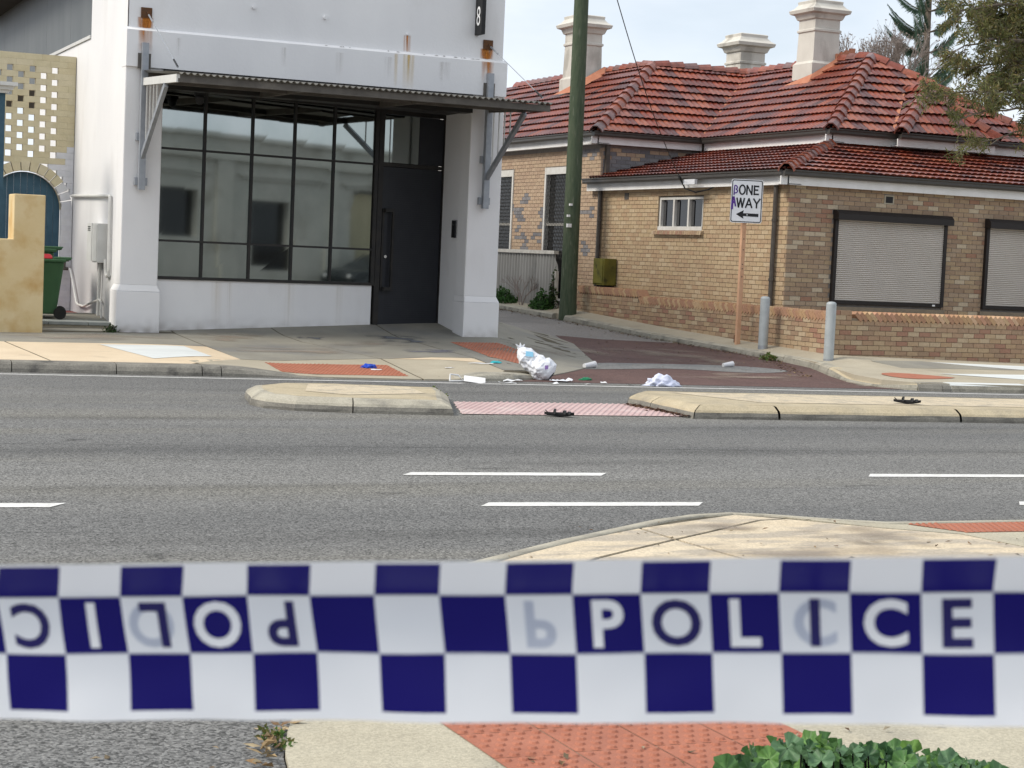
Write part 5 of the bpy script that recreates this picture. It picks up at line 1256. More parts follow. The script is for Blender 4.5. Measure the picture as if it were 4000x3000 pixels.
# ivy clumps by the corrugated fence
def clump(name, label, c, rx, ry, h, n, cols, leaf=.06, seed=1, cat='plant', group=None):
    t = thing(name, label, cat, c, group); r2 = random.Random(seed); mb = MB()
    for i in range(n):
        a = r2.uniform(0,6.28); q = r2.random()**.6; z = r2.random()**.8*h*(1-q*.75); p = Vector((c[0]+rx*q*math.cos(a), c[1]+ry*q*math.sin(a), c[2]+z))
        k = r2.choice(cols); leaf_blade(mb, p, rvec(r2), rvec(r2)+Vector((-.3,-.4,.8)), leaf*r2.uniform(.7,1.4), leaf*.75, (*k,1))
    o = mb.build('foliage', m_leaf, t, fixn=False); mb = MB()
    for i in range(7): a = i*.9; mb.tube([Vector(c)+Vector((0,0,-.05)), Vector((c[0]+rx*.5*math.cos(a), c[1]+ry*.5*math.sin(a), c[2]+h*.6))], .008, 5)
    mb.build('stems', m_twig, t); return t
IV = [(.05,.13,.03),(.04,.10,.025),(.07,.16,.04),(.03,.075,.02)]
clump('ivy', 'low green creeper clump at the left end of the corrugated fence', (17.55,39.9,zl(39.9)+.1), .3, .75, .42, 900, IV, .075, 2, group='creepers along the fence')
clump('ivy', 'dark green creeper clump at the foot of the power pole', (17.5,37.55,zl(37.5)+.08), .2, .5, .55, 800, IV, .07, 3, group='creepers along the fence')
clump('ivy', 'dark creeper climbing the end of the corrugated fence', (17.62,37.2,zl(37.2)+.1), .08, .1, 1.15, 500, [(.03,.06,.02),(.04,.08,.025),(.06,.09,.03)], .07, 4, group='creepers along the fence')
clump('weed', 'small green weed growing out of the lane kerb near bollards', (17.12,27.15,zl(27.1)+.02), .08, .28, .11, 110, [(.10,.17,.04),(.14,.20,.05),(.2,.18,.07)], .06, 6)
clump('weed', 'dark weed tuft at the foot of the left shop plinth', (5.85,28.6,.27), .13, .1, .14, 120, [(.05,.09,.03),(.06,.07,.03)], .05, 7)
clump('weed', 'green weed growing between kerb and asphalt at the bottom', (1.76,5.72,.10), .04, .14, .03, 170, [(.08,.16,.03),(.11,.19,.05),(.18,.17,.06)], .018, 8)
clump('weed', 'grass tuft behind the short median island', (7.95,20.0,.0), .12, .2, .14, 160, [(.16,.19,.06),(.12,.16,.05)], .07, 9)
def twigs(mb, p, d, l, r_, depth, rr, spread=.5, tips=None):
    q = p+d*l; mb.tube([p, p+d*l*.5+rvec(rr)*l*.06, q], [r_, r_*.85, r_*.7], 5, caps=False)
    if depth == 0:
        if tips is not None: tips.append((q, d))
        return
    for k in range(rr.choice((2,2,3))):
        nd = (d+rvec(rr)*spread+Vector((0,0,.18))).normalized(); twigs(mb, p+d*l*rr.uniform(.55,1), nd, l*rr.uniform(.6,.85), r_*.62, depth-1, rr, spread, tips)
    
r3 = random.Random(21)
bs = thing('bare_shrub', 'leafless grey shrub standing against the corrugated fence', 'shrub', (17.5,38.6,.5)); mb = MB()
for k in range(3): twigs(mb, Vector((17.5,38.6+k*.05,zl(38.6)+.05)), Vector((r3.uniform(-.1,.1),r3.uniform(-.6,.6),1)).normalized(), .38, .018, 4, r3, .55)
mb.build('branches', m_twig, bs)
for i, (u, v_, hgt, sd_) in enumerate(((1850,165,1.75,3),(1905,165,1.7,4),(1955,168,1.9,5),(1640,165,.75,6))):
    base = at_depth(u, v_, 58); t = thing('bare_tree', ['leafless pale tree behind the tall chimney', 'leafless tree behind the main roof ridge', 'leafless tree beside the pine trunk', 'leafless twigs showing right of the short chimney'][i], 'tree', (base.x,base.y,4), 'bare trees behind the house')
    r3 = random.Random(sd_); mb = MB(); tr = MB().tube([(base.x,base.y,.5),(base.x,base.y,base.z-.3)], [.16,.09], 8); tr.build('trunk', m_twig, t); tips = []
    for k in range(12 if i < 3 else 4): twigs(mb, base+Vector((r3.uniform(-.5,.5)*(i < 3),r3.uniform(-.5,.5),-.6)), Vector((r3.uniform(-.55,.55),r3.uniform(-.5,.5),1)).normalized(), hgt*.45, .028, 4, r3, .5, tips)
    for p, d in tips:
        if r3.random() < .5: leaf_blade(mb, p, rvec(r3), rvec(r3), .09, .05, None)
    mb.build('crown', m_twig, t, fixn=False)
# norfolk pine far behind
pn = thing('norfolk_pine', 'tall pine with tiered upswept branches behind the house', 'tree', (43.1,58.2,.5)); base = Vector((43.1,58.2,0)); r3 = random.Random(8)
MB().tube([(43.1,58.2,.3),(43.12,58.25,8),(43.15,58.35,12.5),(43.2,58.4,18)], [.3,.16,.13,.05], 10).build('trunk', m_bark, pn)
mb = MB(); PC = [(.095,.16,.12,1),(.12,.19,.14,1),(.07,.12,.09,1)]
lv = Vector((-rgt0.x,-rgt0.y,0))
def frond(o_, dr, L_, rise, dens=1.0):
    pts = []; n = 10
    for i in range(n+1): t = i/n; pts.append(o_+dr*L_*t+Vector((0,0,rise*(t**1.5)-.10*math.sin(math.pi*t))))
    brs.tube(pts, [.03*(1-.8*i/n) for i in range(n+1)], 5)
    for i in range(int(70*dens)):
        t = .18+.82*i/(70*dens); k = min(n-1, int(t*n)); p = pts[k]+(pts[k+1]-pts[k])*(t*n-k); d = (pts[k+1]-pts[k]).normalized(); sd = d.cross(Vector((0,0,1))).normalized()
        for s_ in (-1,1):
            l = (.42*math.sin(math.pi*min(1,t*.8+.25))+.08)*r3.uniform(.75,1.1)
            leaf_blade(mb, p, sd*s_*.55+d*.75+Vector((0,0,-.15+.5*r3.random()*(s_ > 0))), Vector((0,0,1)), l, .04, r3.choice(PC), .0)
            leaf_blade(mb, p, d*.6+Vector((0,0,-.75))+sd*s_*.25, sd, l*.75, .035, r3.choice(PC), .0)
brs = MB()
for z in (8.9,9.3,10.3,11.1,11.9,12.9,13.8,14.8,15.8):
    off = r3.uniform(0,.5); m__ = 5
    for k in range(m__):
        a = off+2*math.pi*k/m__; dr = Vector((math.cos(a),math.sin(a),.12)); frond(Vector((43.1,58.25,z)), dr, (1.5+.12*(15-z)*0+r3.uniform(-.1,.2)), .85, .7)
for z, L_ in ((9.35,1.6),(10.3,1.55),(11.0,1.5)): frond(Vector((43.1,58.25,z)), lv, L_, .75, 1.3)
mb.build('needles', m_leaf, pn, fixn=False); brs.build('branches', m_bark, pn)
# eucalypt leaning in from the right
ev = thing('gum_tree', 'loose grey green gum tree hanging over the right side of the roof', 'tree', (26.6,27.6,.2)); r3 = random.Random(15)
tr = MB().tube([(26.6,27.6,0),(26.5,27.7,2.5),(26.2,28.0,5),(25.7,28.2,7.5)], [.26,.22,.17,.1], 12); tr.build('trunk', m_bark, ev)
brm = MB(); lf = MB(); EC = [(.19,.19,.065,1),(.145,.16,.058,1),(.23,.215,.085,1),(.26,.20,.085,1),(.11,.13,.05,1),(.21,.20,.10,1)]
def spray(p, d, l, n):
    """a hanging twig with narrow leaves"""
    q = p+d*l+Vector((0,0,-.12*l)); brm.tube([p,(p+q)/2+Vector((0,0,.04)),q], [.007,.005,.003], 4, caps=False)
    for i in range(n):
        t = r3.uniform(.1,1.05); w = p+(q-p)*t+rvec(r3)*.05
        leaf_blade(lf, w, rvec(r3)+d*.5+Vector((0,0,-.45)), rvec(r3), r3.uniform(.08,.15), .026, r3.choice(EC), .1)
def limb(u0, v0, u1, v1, ya, yb_, r0, nsub, droop=.2):
    a, b = on_y(u0,v0,ya), on_y(u1,v1,yb_); pts = []
    for i in range(9): t = i/8; pts.append(a+(b-a)*t+Vector((0,0,droop*math.sin(math.pi*t)))+rvec(r3)*.05)
    brm.tube(pts, [r0*(1-.8*i/8)+.004 for i in range(9)], 6)
    for k in range(nsub):
        t = .12+.88*r3.random()**.8; i = min(7,int(t*8)); p = pts[i]+(pts[i+1]-pts[i])*(t*8-i); d = ((b-a).normalized()+rvec(r3)*.9).normalized()
        q = p+d*r3.uniform(.15,.5); brm.tube([p,q], [.008,.005], 4, caps=False)
        for j in range(5): spray(p+(q-p)*r3.uniform(.3,1), (d+rvec(r3)*.8).normalized(), r3.uniform(.15,.4), 15)
for a in ((2330,60,2065,20,28.2,28.0,.05,24),(2330,30,2070,-60,28.6,29.2,.05,26),(2330,120,2080,95,28.3,27.6,.05,30),(2330,150,2090,150,28.6,28.4,.05,34),(2330,200,2110,205,28.0,27.3,.045,20),(2330,90,2130,40,29,29.6,.05,36),
          (2320,240,2000,205,27.8,26.8,.03,20),(2320,250,2070,262,27.6,26.9,.03,13),(2330,150,2160,60,28.8,29.4,.05,38),(2330,0,2160,-50,28.6,29.4,.05,34),(2330,110,2200,110,29.4,30,.05,34),(2330,200,2180,170,28.9,28.6,.04,34),(2320,300,2110,318,27.8,27.2,.018,5),(2300,320,2060,330,27.6,27.3,.012,2),(2330,60,2220,20,28,28,.04,26),(2330,230,2220,220,28,28,.04,16)): limb(*a)
for a in ((25.7,28.2,7.5),(26.1,28.1,5.6),(26.2,28,5.0)):
    q = on_y(2330,120 if a[2] > 6 else 230, 28.3); brm.tube([a, q], [.1,.05], 8)
lf.build('crown', m_leaf, ev, fixn=False); brm.build('branches', m_bark, ev, fixn=False)

# ================================================================== LITTER
def blob(name, label, cat, c, rx, ry, rz, m, seed, amp=.25, freq=6, sub=4, tilt=(0,0,0), parts=None):
    t = thing(name, label, cat, c); bm = bmesh.new(); bmesh.ops.create_icosphere(bm, subdivisions=sub, radius=1)
    Rm = Matrix.Rotation(tilt[0],3,'X') @ Matrix.Rotation(tilt[1],3,'Y') @ Matrix.Rotation(tilt[2],3,'Z')
    for v in bm.verts:
        n_ = v.co.normalized(); k = 1+amp*noise.noise(n_*freq*.35+Vector((seed,0,0)))+amp*.55*abs(noise.noise(n_*freq*.8+Vector((0,seed,0))))
        p = Vector((n_.x*rx*k, n_.y*ry*k, n_.z*rz*k)); p = Rm @ p; v.co = Vector(c)+p
        if v.co.z < c[2]-.0: v.co.z = c[2]+.003*noise.noise(v.co*9)
    for v in bm.verts: v.co.z = max(v.co.z, c[2]+.004)
    me = bpy.data.meshes.new(name); bm.to_mesh(me); bm.free(); me.materials.append(m); me.polygons.foreach_set('use_smooth', [True]*len(me.polygons)); link_mesh('sheet' if parts is None else parts, me, t); return t
# the bag: two bulges tied along an axis leaning left
bg_ = thing('rubbish_bag', 'full white plastic rubbish bag slumped against the kerb corner', 'bag', (10.85,23.35,.02)); bm = bmesh.new()
ax0, ax1 = Vector((10.98,23.25,.09)), Vector((10.66,23.5,.40)); nn, kk = 64, 72; ring = []
axis = (ax1-ax0); e = axis.normalized(); sdv = e.cross(Vector((0,1,0))).normalized(); upn = sdv.cross(e)
for i in range(nn+1):
    t = i/nn; pr = math.sin(math.pi*min(1,max(0,(t*.95+.03))))**.45; r_ = lerp([0,.08,.3,.52,.62,.75,.9,1], [.08,.155,.175,.14,.125,.135,.09,.025], t)
    row = []
    for k in range(kk):
        a = 2*math.pi*k/kk; fo = 1+.30*noise.noise((math.cos(a)*1.6,math.sin(a)*1.6,t*3.2+2))+.26*abs(noise.noise((math.cos(a)*3.4,math.sin(a)*3.4,t*6)))-.16*abs(noise.noise((math.cos(a)*6,math.sin(a)*6,t*9+5)))+.10*abs(noise.noise((math.cos(a)*9+t*3,math.sin(a)*9,t*15+1)))-.06*abs(noise.noise((math.cos(a)*16,math.sin(a)*16+t*4,t*24)))
        p = ax0-axis*.12+axis*1.2*t+(sdv*math.cos(a)+upn*math.sin(a)*.9)*r_*fo; p.z = max(p.z, .012+.004*math.sin(a*7)); row.append(bm.verts.new(p))
    ring.append(row)
for i in range(nn):
    for k in range(kk): bm.faces.new((ring[i][k],ring[i][(k+1)%kk],ring[i+1][(k+1)%kk],ring[i+1][k]))
me = bpy.data.meshes.new('bag_body'); bm.to_mesh(me); bm.free(); me.materials.append(m_bag); me.polygons.foreach_set('use_smooth',[True]*len(me.polygons)); link_mesh('bag_body', me, bg_)
for k in range(3):
    p = ax1+e*.04; q = p+Vector((-.05+.07*k,0,.07+.02*(k%2))); MB().tube([p,(p+q)/2+Vector((.02,0,0)),q], [.022,.02,.006], 6).build('tied_ear', m_bag, bg_)
p = ax1-e*.10-Vector((.02,.155,-.02)); MB().add([p+Vector((-.06,0,-.02)),p+Vector((.06,-.01,-.03)),p+Vector((.07,.02,.04)),p+Vector((-.04,.03,.05))], [(0,1,2,3)]).build('blue_label', mat('pale_blue_print',(.30,.62,.82),rough=.5), bg_)
p = ax0+e*.12+Vector((-.02,-.215,.03)); MB().add([p+Vector((-.02,0,-.03)),p+Vector((.03,0,-.02)),p+Vector((.03,.0,.035)),p+Vector((-.025,.004,.03))], [(0,1,2,3)]).build('printed_mark', mat('purple_print',(.35,.22,.5),rough=.5), bg_)
def sheet(name, label, cat, c, poly, m, h=.03, seed=1):
    t = thing(name, label, cat, c); bm = bmesh.new(); f = bm.faces.new([bm.verts.new((x,y,0)) for x,y in poly]); bmesh.ops.triangulate(bm, faces=[f]); bmesh.ops.subdivide_edges(bm, edges=bm.edges[:], cuts=3, use_grid_fill=True)
    for v in bm.verts: v.co = Vector((c[0]+v.co.x, c[1]+v.co.y, c[2]+.006+h*max(0,noise.noise((v.co.x*14+seed,v.co.y*14,seed))+.25)))
    me = bpy.data.meshes.new(name); bm.to_mesh(me); bm.free(); me.materials.append(m); link_mesh('sheet', me, t); return t
blob('blue_glove', 'crumpled blue plastic glove on the left tactile paving', 'glove', (8.6,24.15,zf(8.6,24.15)), .10,.09,.055, m_bluep, 3, .5, 9)
sheet('paper_scrap', 'white paper scrap beside the blue glove', 'litter', (8.62,23.9,zf(8.62,23.9)), [(-.08,-.04),(.08,-.05),(.09,.04),(-.07,.05)], m_scrap, .015, 2)
sheet('paper_scrap', 'flat white scrap on the beige ramp slab', 'litter', (9.75,23.95,zf(9.75,23.95)), [(-.07,-.03),(.07,-.03),(.07,.03),(-.06,.04)], m_scrap, .01, 4)
t = thing('paper_carton', 'torn white carton with handle loop lying in the gutter', 'litter', (9.45,22.75,.0))
MB().tube([(9.28,22.76,.01),(9.3,22.80,.10),(9.42,22.8,.09),(9.48,22.76,.015),(9.28,22.75,.012)], .012, 6).build('loop', m_scrap, t)
MB().add([(9.46,22.7,.02),(9.72,22.55,.01),(9.74,22.6,.07),(9.5,22.78,.09),(9.62,22.5,.004)], [(0,1,2,3),(0,4,1)]).build('flap', m_scrap, t)
blob('teal_bottle', 'small teal plastic bottle lying on the footpath edge', 'bottle', (10.72,24.5,zf(10.72,24.5)), .09,.05,.035, m_teal, 5, .2, 5)
sheet('paper_scrap', 'white paper strip beside the teal bottle', 'litter', (10.4,24.35,zf(10.4,24.35)), [(-.2,-.02),(.2,-.04),(.2,.02),(-.18,.04)], m_scrap, .02, 6)
sheet('plastic_film', 'flattened white plastic film at the foot of the rubbish bag', 'litter', (11.05,22.98,.005), [(-.2,-.06),(.05,-.12),(.2,-.02),(.17,.08),(-.05,.1)], m_bag, .05, 7)
sheet('paper_scrap', 'torn white paper in the gutter left of the rubbish bag', 'litter', (10.25,22.85,.005), [(-.16,-.05),(.1,-.06),(.18,.03),(-.1,.06)], m_scrap, .05, 8)
sheet('paper_scrap', 'narrow white strip on the edge line left of the bag', 'litter', (10.0,22.45,.005), [(-.13,-.03),(.14,-.02),(.12,.02),(-.12,.03)], m_scrap, .04, 9)
def cup(c, label, rz, sc_=1):
    t = thing('plastic_cup', label, 'cup', c); d = Vector((math.cos(rz),math.sin(rz),.12)).normalized(); p = Vector(c)+Vector((0,0,.05*sc_))
    MB().tube([p-d*.11*sc_,p+d*.11*sc_], [.04*sc_,.055*sc_], 14, caps=False).build('cup_body', m_clear, t); MB().tube([p-d*.115*sc_,p-d*.10*sc_], .041*sc_, 14).build('cup_base', m_scrap, t); MB().tube([p+d*.10*sc_,p+d*.115*sc_], .058*sc_, 14, caps=False).build('cup_rim', m_scrap, t)
cup((12.62,25.2,zl(25.2)), 'clear plastic cup on its side at the footpath corner', .25, .95); cup((15.45,25.75,zl(25.75)), 'clear plastic cup lying on the grey lane patch', .1, .85)
blob('cloth', 'crumpled pale blue white cloth on the edge line', 'cloth', (12.4,22.45,.0), .22,.12,.13, m_cloth, 9, .6, 7)
blob('green_bottle', 'crushed green bottle on the red lane surface', 'bottle', (11.62,23.3,.004), .10,.045,.04, m_greenp, 11, .35, 7)
for i, (x, y) in enumerate(((11.25,22.5),(11.9,22.45),(10.75,22.5),(11.6,22.7),(12.15,22.55))):
    sheet('paper_scrap', ['tiny white scrap on the edge line right below the bag','tiny white scrap on the edge line left of the cloth','tiny white scrap on the edge line left of the bag foot','tiny white scrap near the green bottle','tiny white scrap next to the pale cloth'][i], 'litter', (x,y,.005), [(-.05,-.02),(.05,-.03),(.04,.03),(-.04,.02)], m_scrap, .03, 20+i)['group'] = 'tiny scraps on the edge line'
def sandal(c, rz, label):
    t = thing('sandal', label, 'sandal', c, 'dropped black sandals'); M_ = Matrix.Translation(c) @ Matrix.Rotation(rz,4,'Z') @ Matrix.Scale(1.15,4); v = []; n = 16
    out = []
    for k in range(n):
        a = 2*math.pi*k/n; x = .145*math.cos(a); w = .048 if x > 0 else .038; out.append((x, w*math.sin(a)))
    mb = MB(); v = []
    for z in (.006,.03):
        for x, y in out: v.append(M_ @ Vector((x, y, z+.018*(x/.145)**2)))
    mb.add(v, [tuple(range(n-1,-1,-1)), tuple(range(n,2*n))]+[(k,(k+1)%n,n+(k+1)%n,n+k) for k in range(n)]).build('sole', m_rubber, t)
    for x, h, w in ((.09,.022,.05),(.045,.032,.05),(-.05,.045,.035)):
        mb = MB(); pts = [M_ @ Vector((x+.01*math.sin(a), .046*math.cos(a), .03+h*math.sin(a))) for a in [math.pi*i/8 for i in range(9)]]
        for a, b in zip(pts[:-1], pts[1:]): mb.bar(a, b, w*.6, .008)
        mb.build('strap', m_black, t)
    mb = MB(); mb.bar(M_ @ Vector((-.11,0,.04)), M_ @ Vector((-.135,0,.062)), .05, .01); mb.build('heel_tab', m_black, t)
sandal((8.62,17.9,.0), -.35, 'black strappy sandal lying on the road before the pink strip'); sandal((13.46,18.15,.153), -.5, 'black strappy sandal lying on top of the long median island')
# fallen leaves
def leaves(label, n, place, sc_, cols, seed, name='fallen_leaves'):
    r2 = random.Random(seed); mb = MB()
    for i in range(n):
        x, y, z = place(r2); a = r2.uniform(0,6.28); l = sc_*r2.uniform(.6,1.5); d = Vector((math.cos(a),math.sin(a),r2.uniform(-.05,.35))); leaf_blade(mb, Vector((x,y,z+.004)), d, Vector((r2.uniform(-.4,.4),r2.uniform(-.4,.4),1)), l, l*.42, (*r2.choice(cols),1), r2.uniform(-.3,.5))
    o = mb.build(name, m_dry, None, fixn=False); tag(o, label, 'leaves', kind='stuff')
DRY = [(.16,.09,.045),(.22,.14,.07),(.10,.06,.035),(.30,.21,.11),(.13,.10,.06)]
leaves('dry brown leaves scattered over the near footpath', 85, lambda r: (lambda x: (x, r.uniform(7.4, min(10.1, 9.9 if 4.6 < x < 6.9 else 9.2)), .112))(r.uniform(3.9,8.4)), .035, DRY, 41)
leaves('dry leaves scattered over the near asphalt and concrete', 60, lambda r: (lambda x: (x, r.uniform(5.0,6.4), .114 if x > 1.95 else .098))(r.uniform(.7,4.2)), .038, DRY+[(.42,.36,.26),(.38,.3,.2)], 42)
leaves('dry leaves gathered along the near kerb edge', 60, lambda r: (lambda y: (1.70+(y-5.5)*.37-.03+r.uniform(-.04,.03), y, .108))(r.uniform(5.2,6.2)), .05, [(.35,.25,.13),(.28,.18,.09),(.42,.33,.2),(.2,.12,.06)], 43)
leaves('dry leaf litter along the lane kerb', 900, lambda r: (lambda y: (17.2-abs(r.gauss(0,.16)) if y > 26.8 else 17.15-(26.8-y)*.38-abs(r.gauss(0,.2)), y, zl(y)+.004))(r.uniform(24.2,40)), .045, DRY, 44)
leaves('dry leaf litter at the tapered end of the long median island', 420, lambda r: (lambda t: (10.3-abs(r.gauss(0,.06))-.02+.0*t, 19.3-1.45*t, .012))(r.random()), .05, [(.12,.06,.04),(.18,.10,.05),(.08,.045,.03)], 45)
leaves('bits of litter and leaves on the red lane surface', 130, lambda r: (r.uniform(11.2,16), r.uniform(23,26.5), 0), .03, DRY+[(.3,.28,.25)], 46) if False else None
leaves('dark leaf bits scattered over the lane', 150, lambda r: (lambda x,y: (x, y, zl(y)+.004))(r.uniform(13.2,17), r.uniform(24.5,33)), .04, DRY, 47)

# ================================================================== ACROSS THE STREET (seen in the shop window)
op = thing('opposite_shop', 'cream rendered shop across the street seen in the window reflection', 'building', (33,1,0))
od = Vector((1,SL,0)).normalized(); on_ = Vector((.098,1,0)).normalized()
def opp(x, z, out=0): return Vector((x, 4-.098*x, z))+on_*out
def obox(mb, x0, x1, z0, z1, o0, o1):
    v = [opp(x,z,o) for z in (z0,z1) for x,o in ((x0,o1),(x1,o1),(x1,o0),(x0,o0))]
    return mb.add(v, [(3,2,1,0),(4,5,6,7),(0,1,5,4),(1,2,6,5),(2,3,7,6),(3,0,4,7)])
mb = MB(); holes = [(26.9,28.6,1.95,3.6),(31.4,33.5,.9,3.36),(37.2,39.5,.9,4.0),(42,44,.9,3.6)]
xs = [18]+[q for h in holes for q in h[:2]]+[52]
for i in range(0, len(xs)-1, 2): obox(mb, xs[i], xs[i+1], 0, 5.6, -6, 0)
for h in holes: obox(mb, h[0], h[1], h[3], 5.6, -6, 0); obox(mb, h[0], h[1], 0, h[2], -6, 0)
mb.build('wall', m_cream2, op)
mb = MB(); obox(mb, 17.8, 52.2, 4.72, 4.86, 0, .16); obox(mb, 17.8, 52.2, 5.5, 5.66, -6.1, .12); mb.build('cornice', m_cream2, op)
for x0, x1 in ((29.7,30.5),(35.4,36.2),(24.5,25.3),(40.4,41.2)): mb = MB(); obox(mb, x0, x1, 0, 4.72, 0, .12); mb.build('pilaster', m_cream2, op)
for x0, x1 in ((25.6,29.4),(30.8,35.1),(36.5,40.1)): mb = MB(); obox(mb, x0, x1, 4.2, 4.3, 0, .1); obox(mb, x0+.2, x1-.2, 4.08, 4.18, 0, .06); mb.build('moulding', m_cream2, op)
for h in holes: mb = MB(); obox(mb, h[0], h[1], h[2], h[3], -.4, -.3); mb.build('window', m_glassd, op)
mb = MB(); obox(mb, 37.4, 39.4, 1.0, 3.9, -.28, -.25); mb.build('curtain', m_curt, op)
# parked car in front of it
cr_ = thing('parked_car', 'dark parked hatchback across the street seen in the window reflection', 'car', (37.2,2.0,0))
def car_pt(a, b, z): return Vector((37.2,2.0,0))+od*a*1.25+on_*b+Vector((0,0,z*1.12))
sidep = [(-2.1,.35),(-2.15,.62),(-1.95,.82),(-1.15,.93),(-.35,1.38),(.3,1.46),(1.0,1.42),(1.75,1.05),(2.05,.95),(2.1,.4),(1.7,.25),(-1.7,.25)]
v = [car_pt(a, b*(.86 if z < .95 else .68), z) for b in (-1,1) for a, z in sidep]; n = len(sidep)
bd = MB().add(v, [tuple(range(n)), tuple(range(2*n-1,n-1,-1))]+[(i,(i+1)%n,n+(i+1)%n,n+i) for i in range(n)]).build('body', m_car, cr_); bevel(bd, .06, 2)
v = [car_pt(a,.70,z) for a, z in ((-1.0,.98),(-.32,1.34),(.95,1.36),(1.5,1.05))]; MB().add(v, [(0,1,2,3)]).build('side_window', m_glassd, cr_, fixn=False)
for a in (-1.3,1.3):
    for b in (-.85,.70): w = MB().tube([car_pt(a,b,.31), car_pt(a,b+.16,.31)], .31, 20).build('wheel', m_rubber, cr_); MB().tube([car_pt(a,b-.005,.31), car_pt(a,b+.165,.31)], .19, 14).build('rim', m_galv, w)
for b in (-.6,.6): MB().tube([car_pt(-2.1,b,.66), car_pt(-2.16,b,.66)], .08, 10).build('headlight', m_clear, cr_)

# ================================================================== STAINS (rust runs, scuffs, paint spots with a shape of their own; painted alley shade)
def stainmat(name, c1, c2, rough=.85):
    m = mat(name, c1, c2, scale=22, rough=rough, stretch=(3,3,.6)); t = m.node_tree; b = t.nodes['Principled BSDF']
    at = t.nodes.new('ShaderNodeAttribute'); at.attribute_name = 'Col'; tr = t.nodes.new('ShaderNodeBsdfTransparent'); ms = t.nodes.new('ShaderNodeMixShader')
    t.links.new(at.outputs['Fac'], ms.inputs[0]); t.links.new(tr.outputs[0], ms.inputs[1]); t.links.new(b.outputs[0], ms.inputs[2]); t.links.new(ms.outputs[0], t.nodes['Material Output'].inputs[0])
    return m
m_run = stainmat('rust_run', (.55,.21,.035), (.42,.14,.02)); m_run2 = stainmat('pale_rust_run', (.66,.47,.17), (.60,.40,.12)); m_dirt = stainmat('dirt_run', (.34,.28,.22), (.28,.24,.2)); m_scuff_shade = stainmat('dark_scuff_and_shade', (.10,.11,.13), (.14,.15,.17)); m_chip = stainmat('chipped_paint', (.16,.15,.14), (.22,.21,.2))
def stain(name, o, ex, ey, w, h, fn, m, parent, nx=18, ny=26):
    """a stain or painted shade lying on a surface; fn(a, b) in 0..1 x 0..1 gives how strongly it covers"""
    o, ex, ey = Vector(o), Vector(ex), Vector(ey); v = []; cv_ = []
    for j in range(ny+1):
        for i in range(nx+1): v.append(o+ex*w*(i/nx)+ey*h*(j/ny)); cv_.append(max(0, min(1, fn(i/nx, j/ny))))
    me = bpy.data.meshes.new(name); f = [(j*(nx+1)+i, j*(nx+1)+i+1, (j+1)*(nx+1)+i+1, (j+1)*(nx+1)+i) for j in range(ny) for i in range(nx)]
    me.from_pydata(v, [], f); a = me.attributes.new('Col', 'FLOAT_COLOR', 'POINT'); a.data.foreach_set('color', [q for c in cv_ for q in (c,c,c,1)]); me.materials.append(m)
    return link_mesh(name, me, parent)
def run(seed, fade=1.0, core=.2):
    def fn(a, b):
        x = abs(a-.5)*2; st = .55+.9*noise.noise((a*5+seed, b*.6, seed)); edge = max(0, 1-x)**.8; return max(0, st)*edge*(1-b)**fade*1.1*min(1,b*12+.6)
    return fn
dn = (0,0,-1)
for x, z in ((6.27,5.18),(12.11,5.19)):
    stain('rust_stain', (x-.14,FY+.017,z+.05), (1,0,0), dn, .26, .165, lambda a,b: 1.6*run(x, .15)(a,b)+.2*(abs(a-.45) < .3), m_run, wb); stain('rust_stain', (x-.14,FY-.064,5.018), (1,0,0), dn, .24, .38, lambda a,b: 1.25*run(x+3, 1.0)(a,b), m_run, wb)
    stain('rust_stain', (x-.09,FY+.0165,z), (1,0,0), dn, .15, .125, run(x+7, .1), m_run, wb)
stain('rust_stain', (10.58,FY+.017,5.34), (1,0,0), dn, .14, .27, run(4.2, .2), m_run, wb); stain('rust_stain', (10.55,FY-.064,5.015), (1,0,0), dn, .22, .58, lambda a,b: .75*run(6.1, .8)(a,b), m_run2, wb); stain('rust_stain', (10.40,FY-.0645,5.015), (1,0,0), dn, .07, .55, lambda a,b: .6*run(9.1, .6)(a,b), m_run2, wb)
fixg = MB().tube([(10.65,FY+.02,5.36),(10.65,FY-.02,5.36)], .022, 8).tube([(8.0,FY+.02,5.55),(8.0,FY-.03,5.55)], .03, 8).tube([(9.2,FY+.02,5.5),(9.2,FY-.03,5.5)], .03, 8); fixg.build('wall_plug', m_white, wb)
for k in range(16):
    x = R.choice((8.8,9.4,9.6,10.2,11.0,11.6,11.9))+R.uniform(-.25,.3); stain('paint_chip', (x,FY-.03,5.045), (1,0,0), (0,.88,.47), R.uniform(.03,.08), R.uniform(.015,.035), lambda a,b: 1 if math.hypot(a-.5,b-.5) < .42 else 0, m_chip, wb, 6, 5)
for s_, w_ in ((1.05,.22),(1.35,.1),(2.4,.22),(3.4,.16)):
    p = wp(s_, 1.12, .003); stain('dirt_stain', p, (WD.x,WD.y,0), dn, w_, .75, (lambda sd: lambda a,b: .16*run(sd,.5)(a,b))(s_*3), m_run2, wb)
def flat(name, poly_c, w, h, fn, m, parent, zfun, seed=0):
    cx, cy = poly_c; nx, ny = 16, 12; v = []; cv_ = []
    for j in range(ny+1):
        for i in range(nx+1):
            x, y = cx+w*(i/nx-.5), cy+h*(j/ny-.5); v.append((x, y, zfun(x,y)+.0055)); cv_.append(max(0, min(1, fn(i/nx, j/ny))))
    me = bpy.data.meshes.new(name); me.from_pydata(v, [], [(j*(nx+1)+i, j*(nx+1)+i+1, (j+1)*(nx+1)+i+1, (j+1)*(nx+1)+i) for j in range(ny) for i in range(nx)])
    a = me.attributes.new('Col', 'FLOAT_COLOR', 'POINT'); a.data.foreach_set('color', [q for c in cv_ for q in (c,c,c,1)]); me.materials.append(m); return link_mesh(name, me, parent)
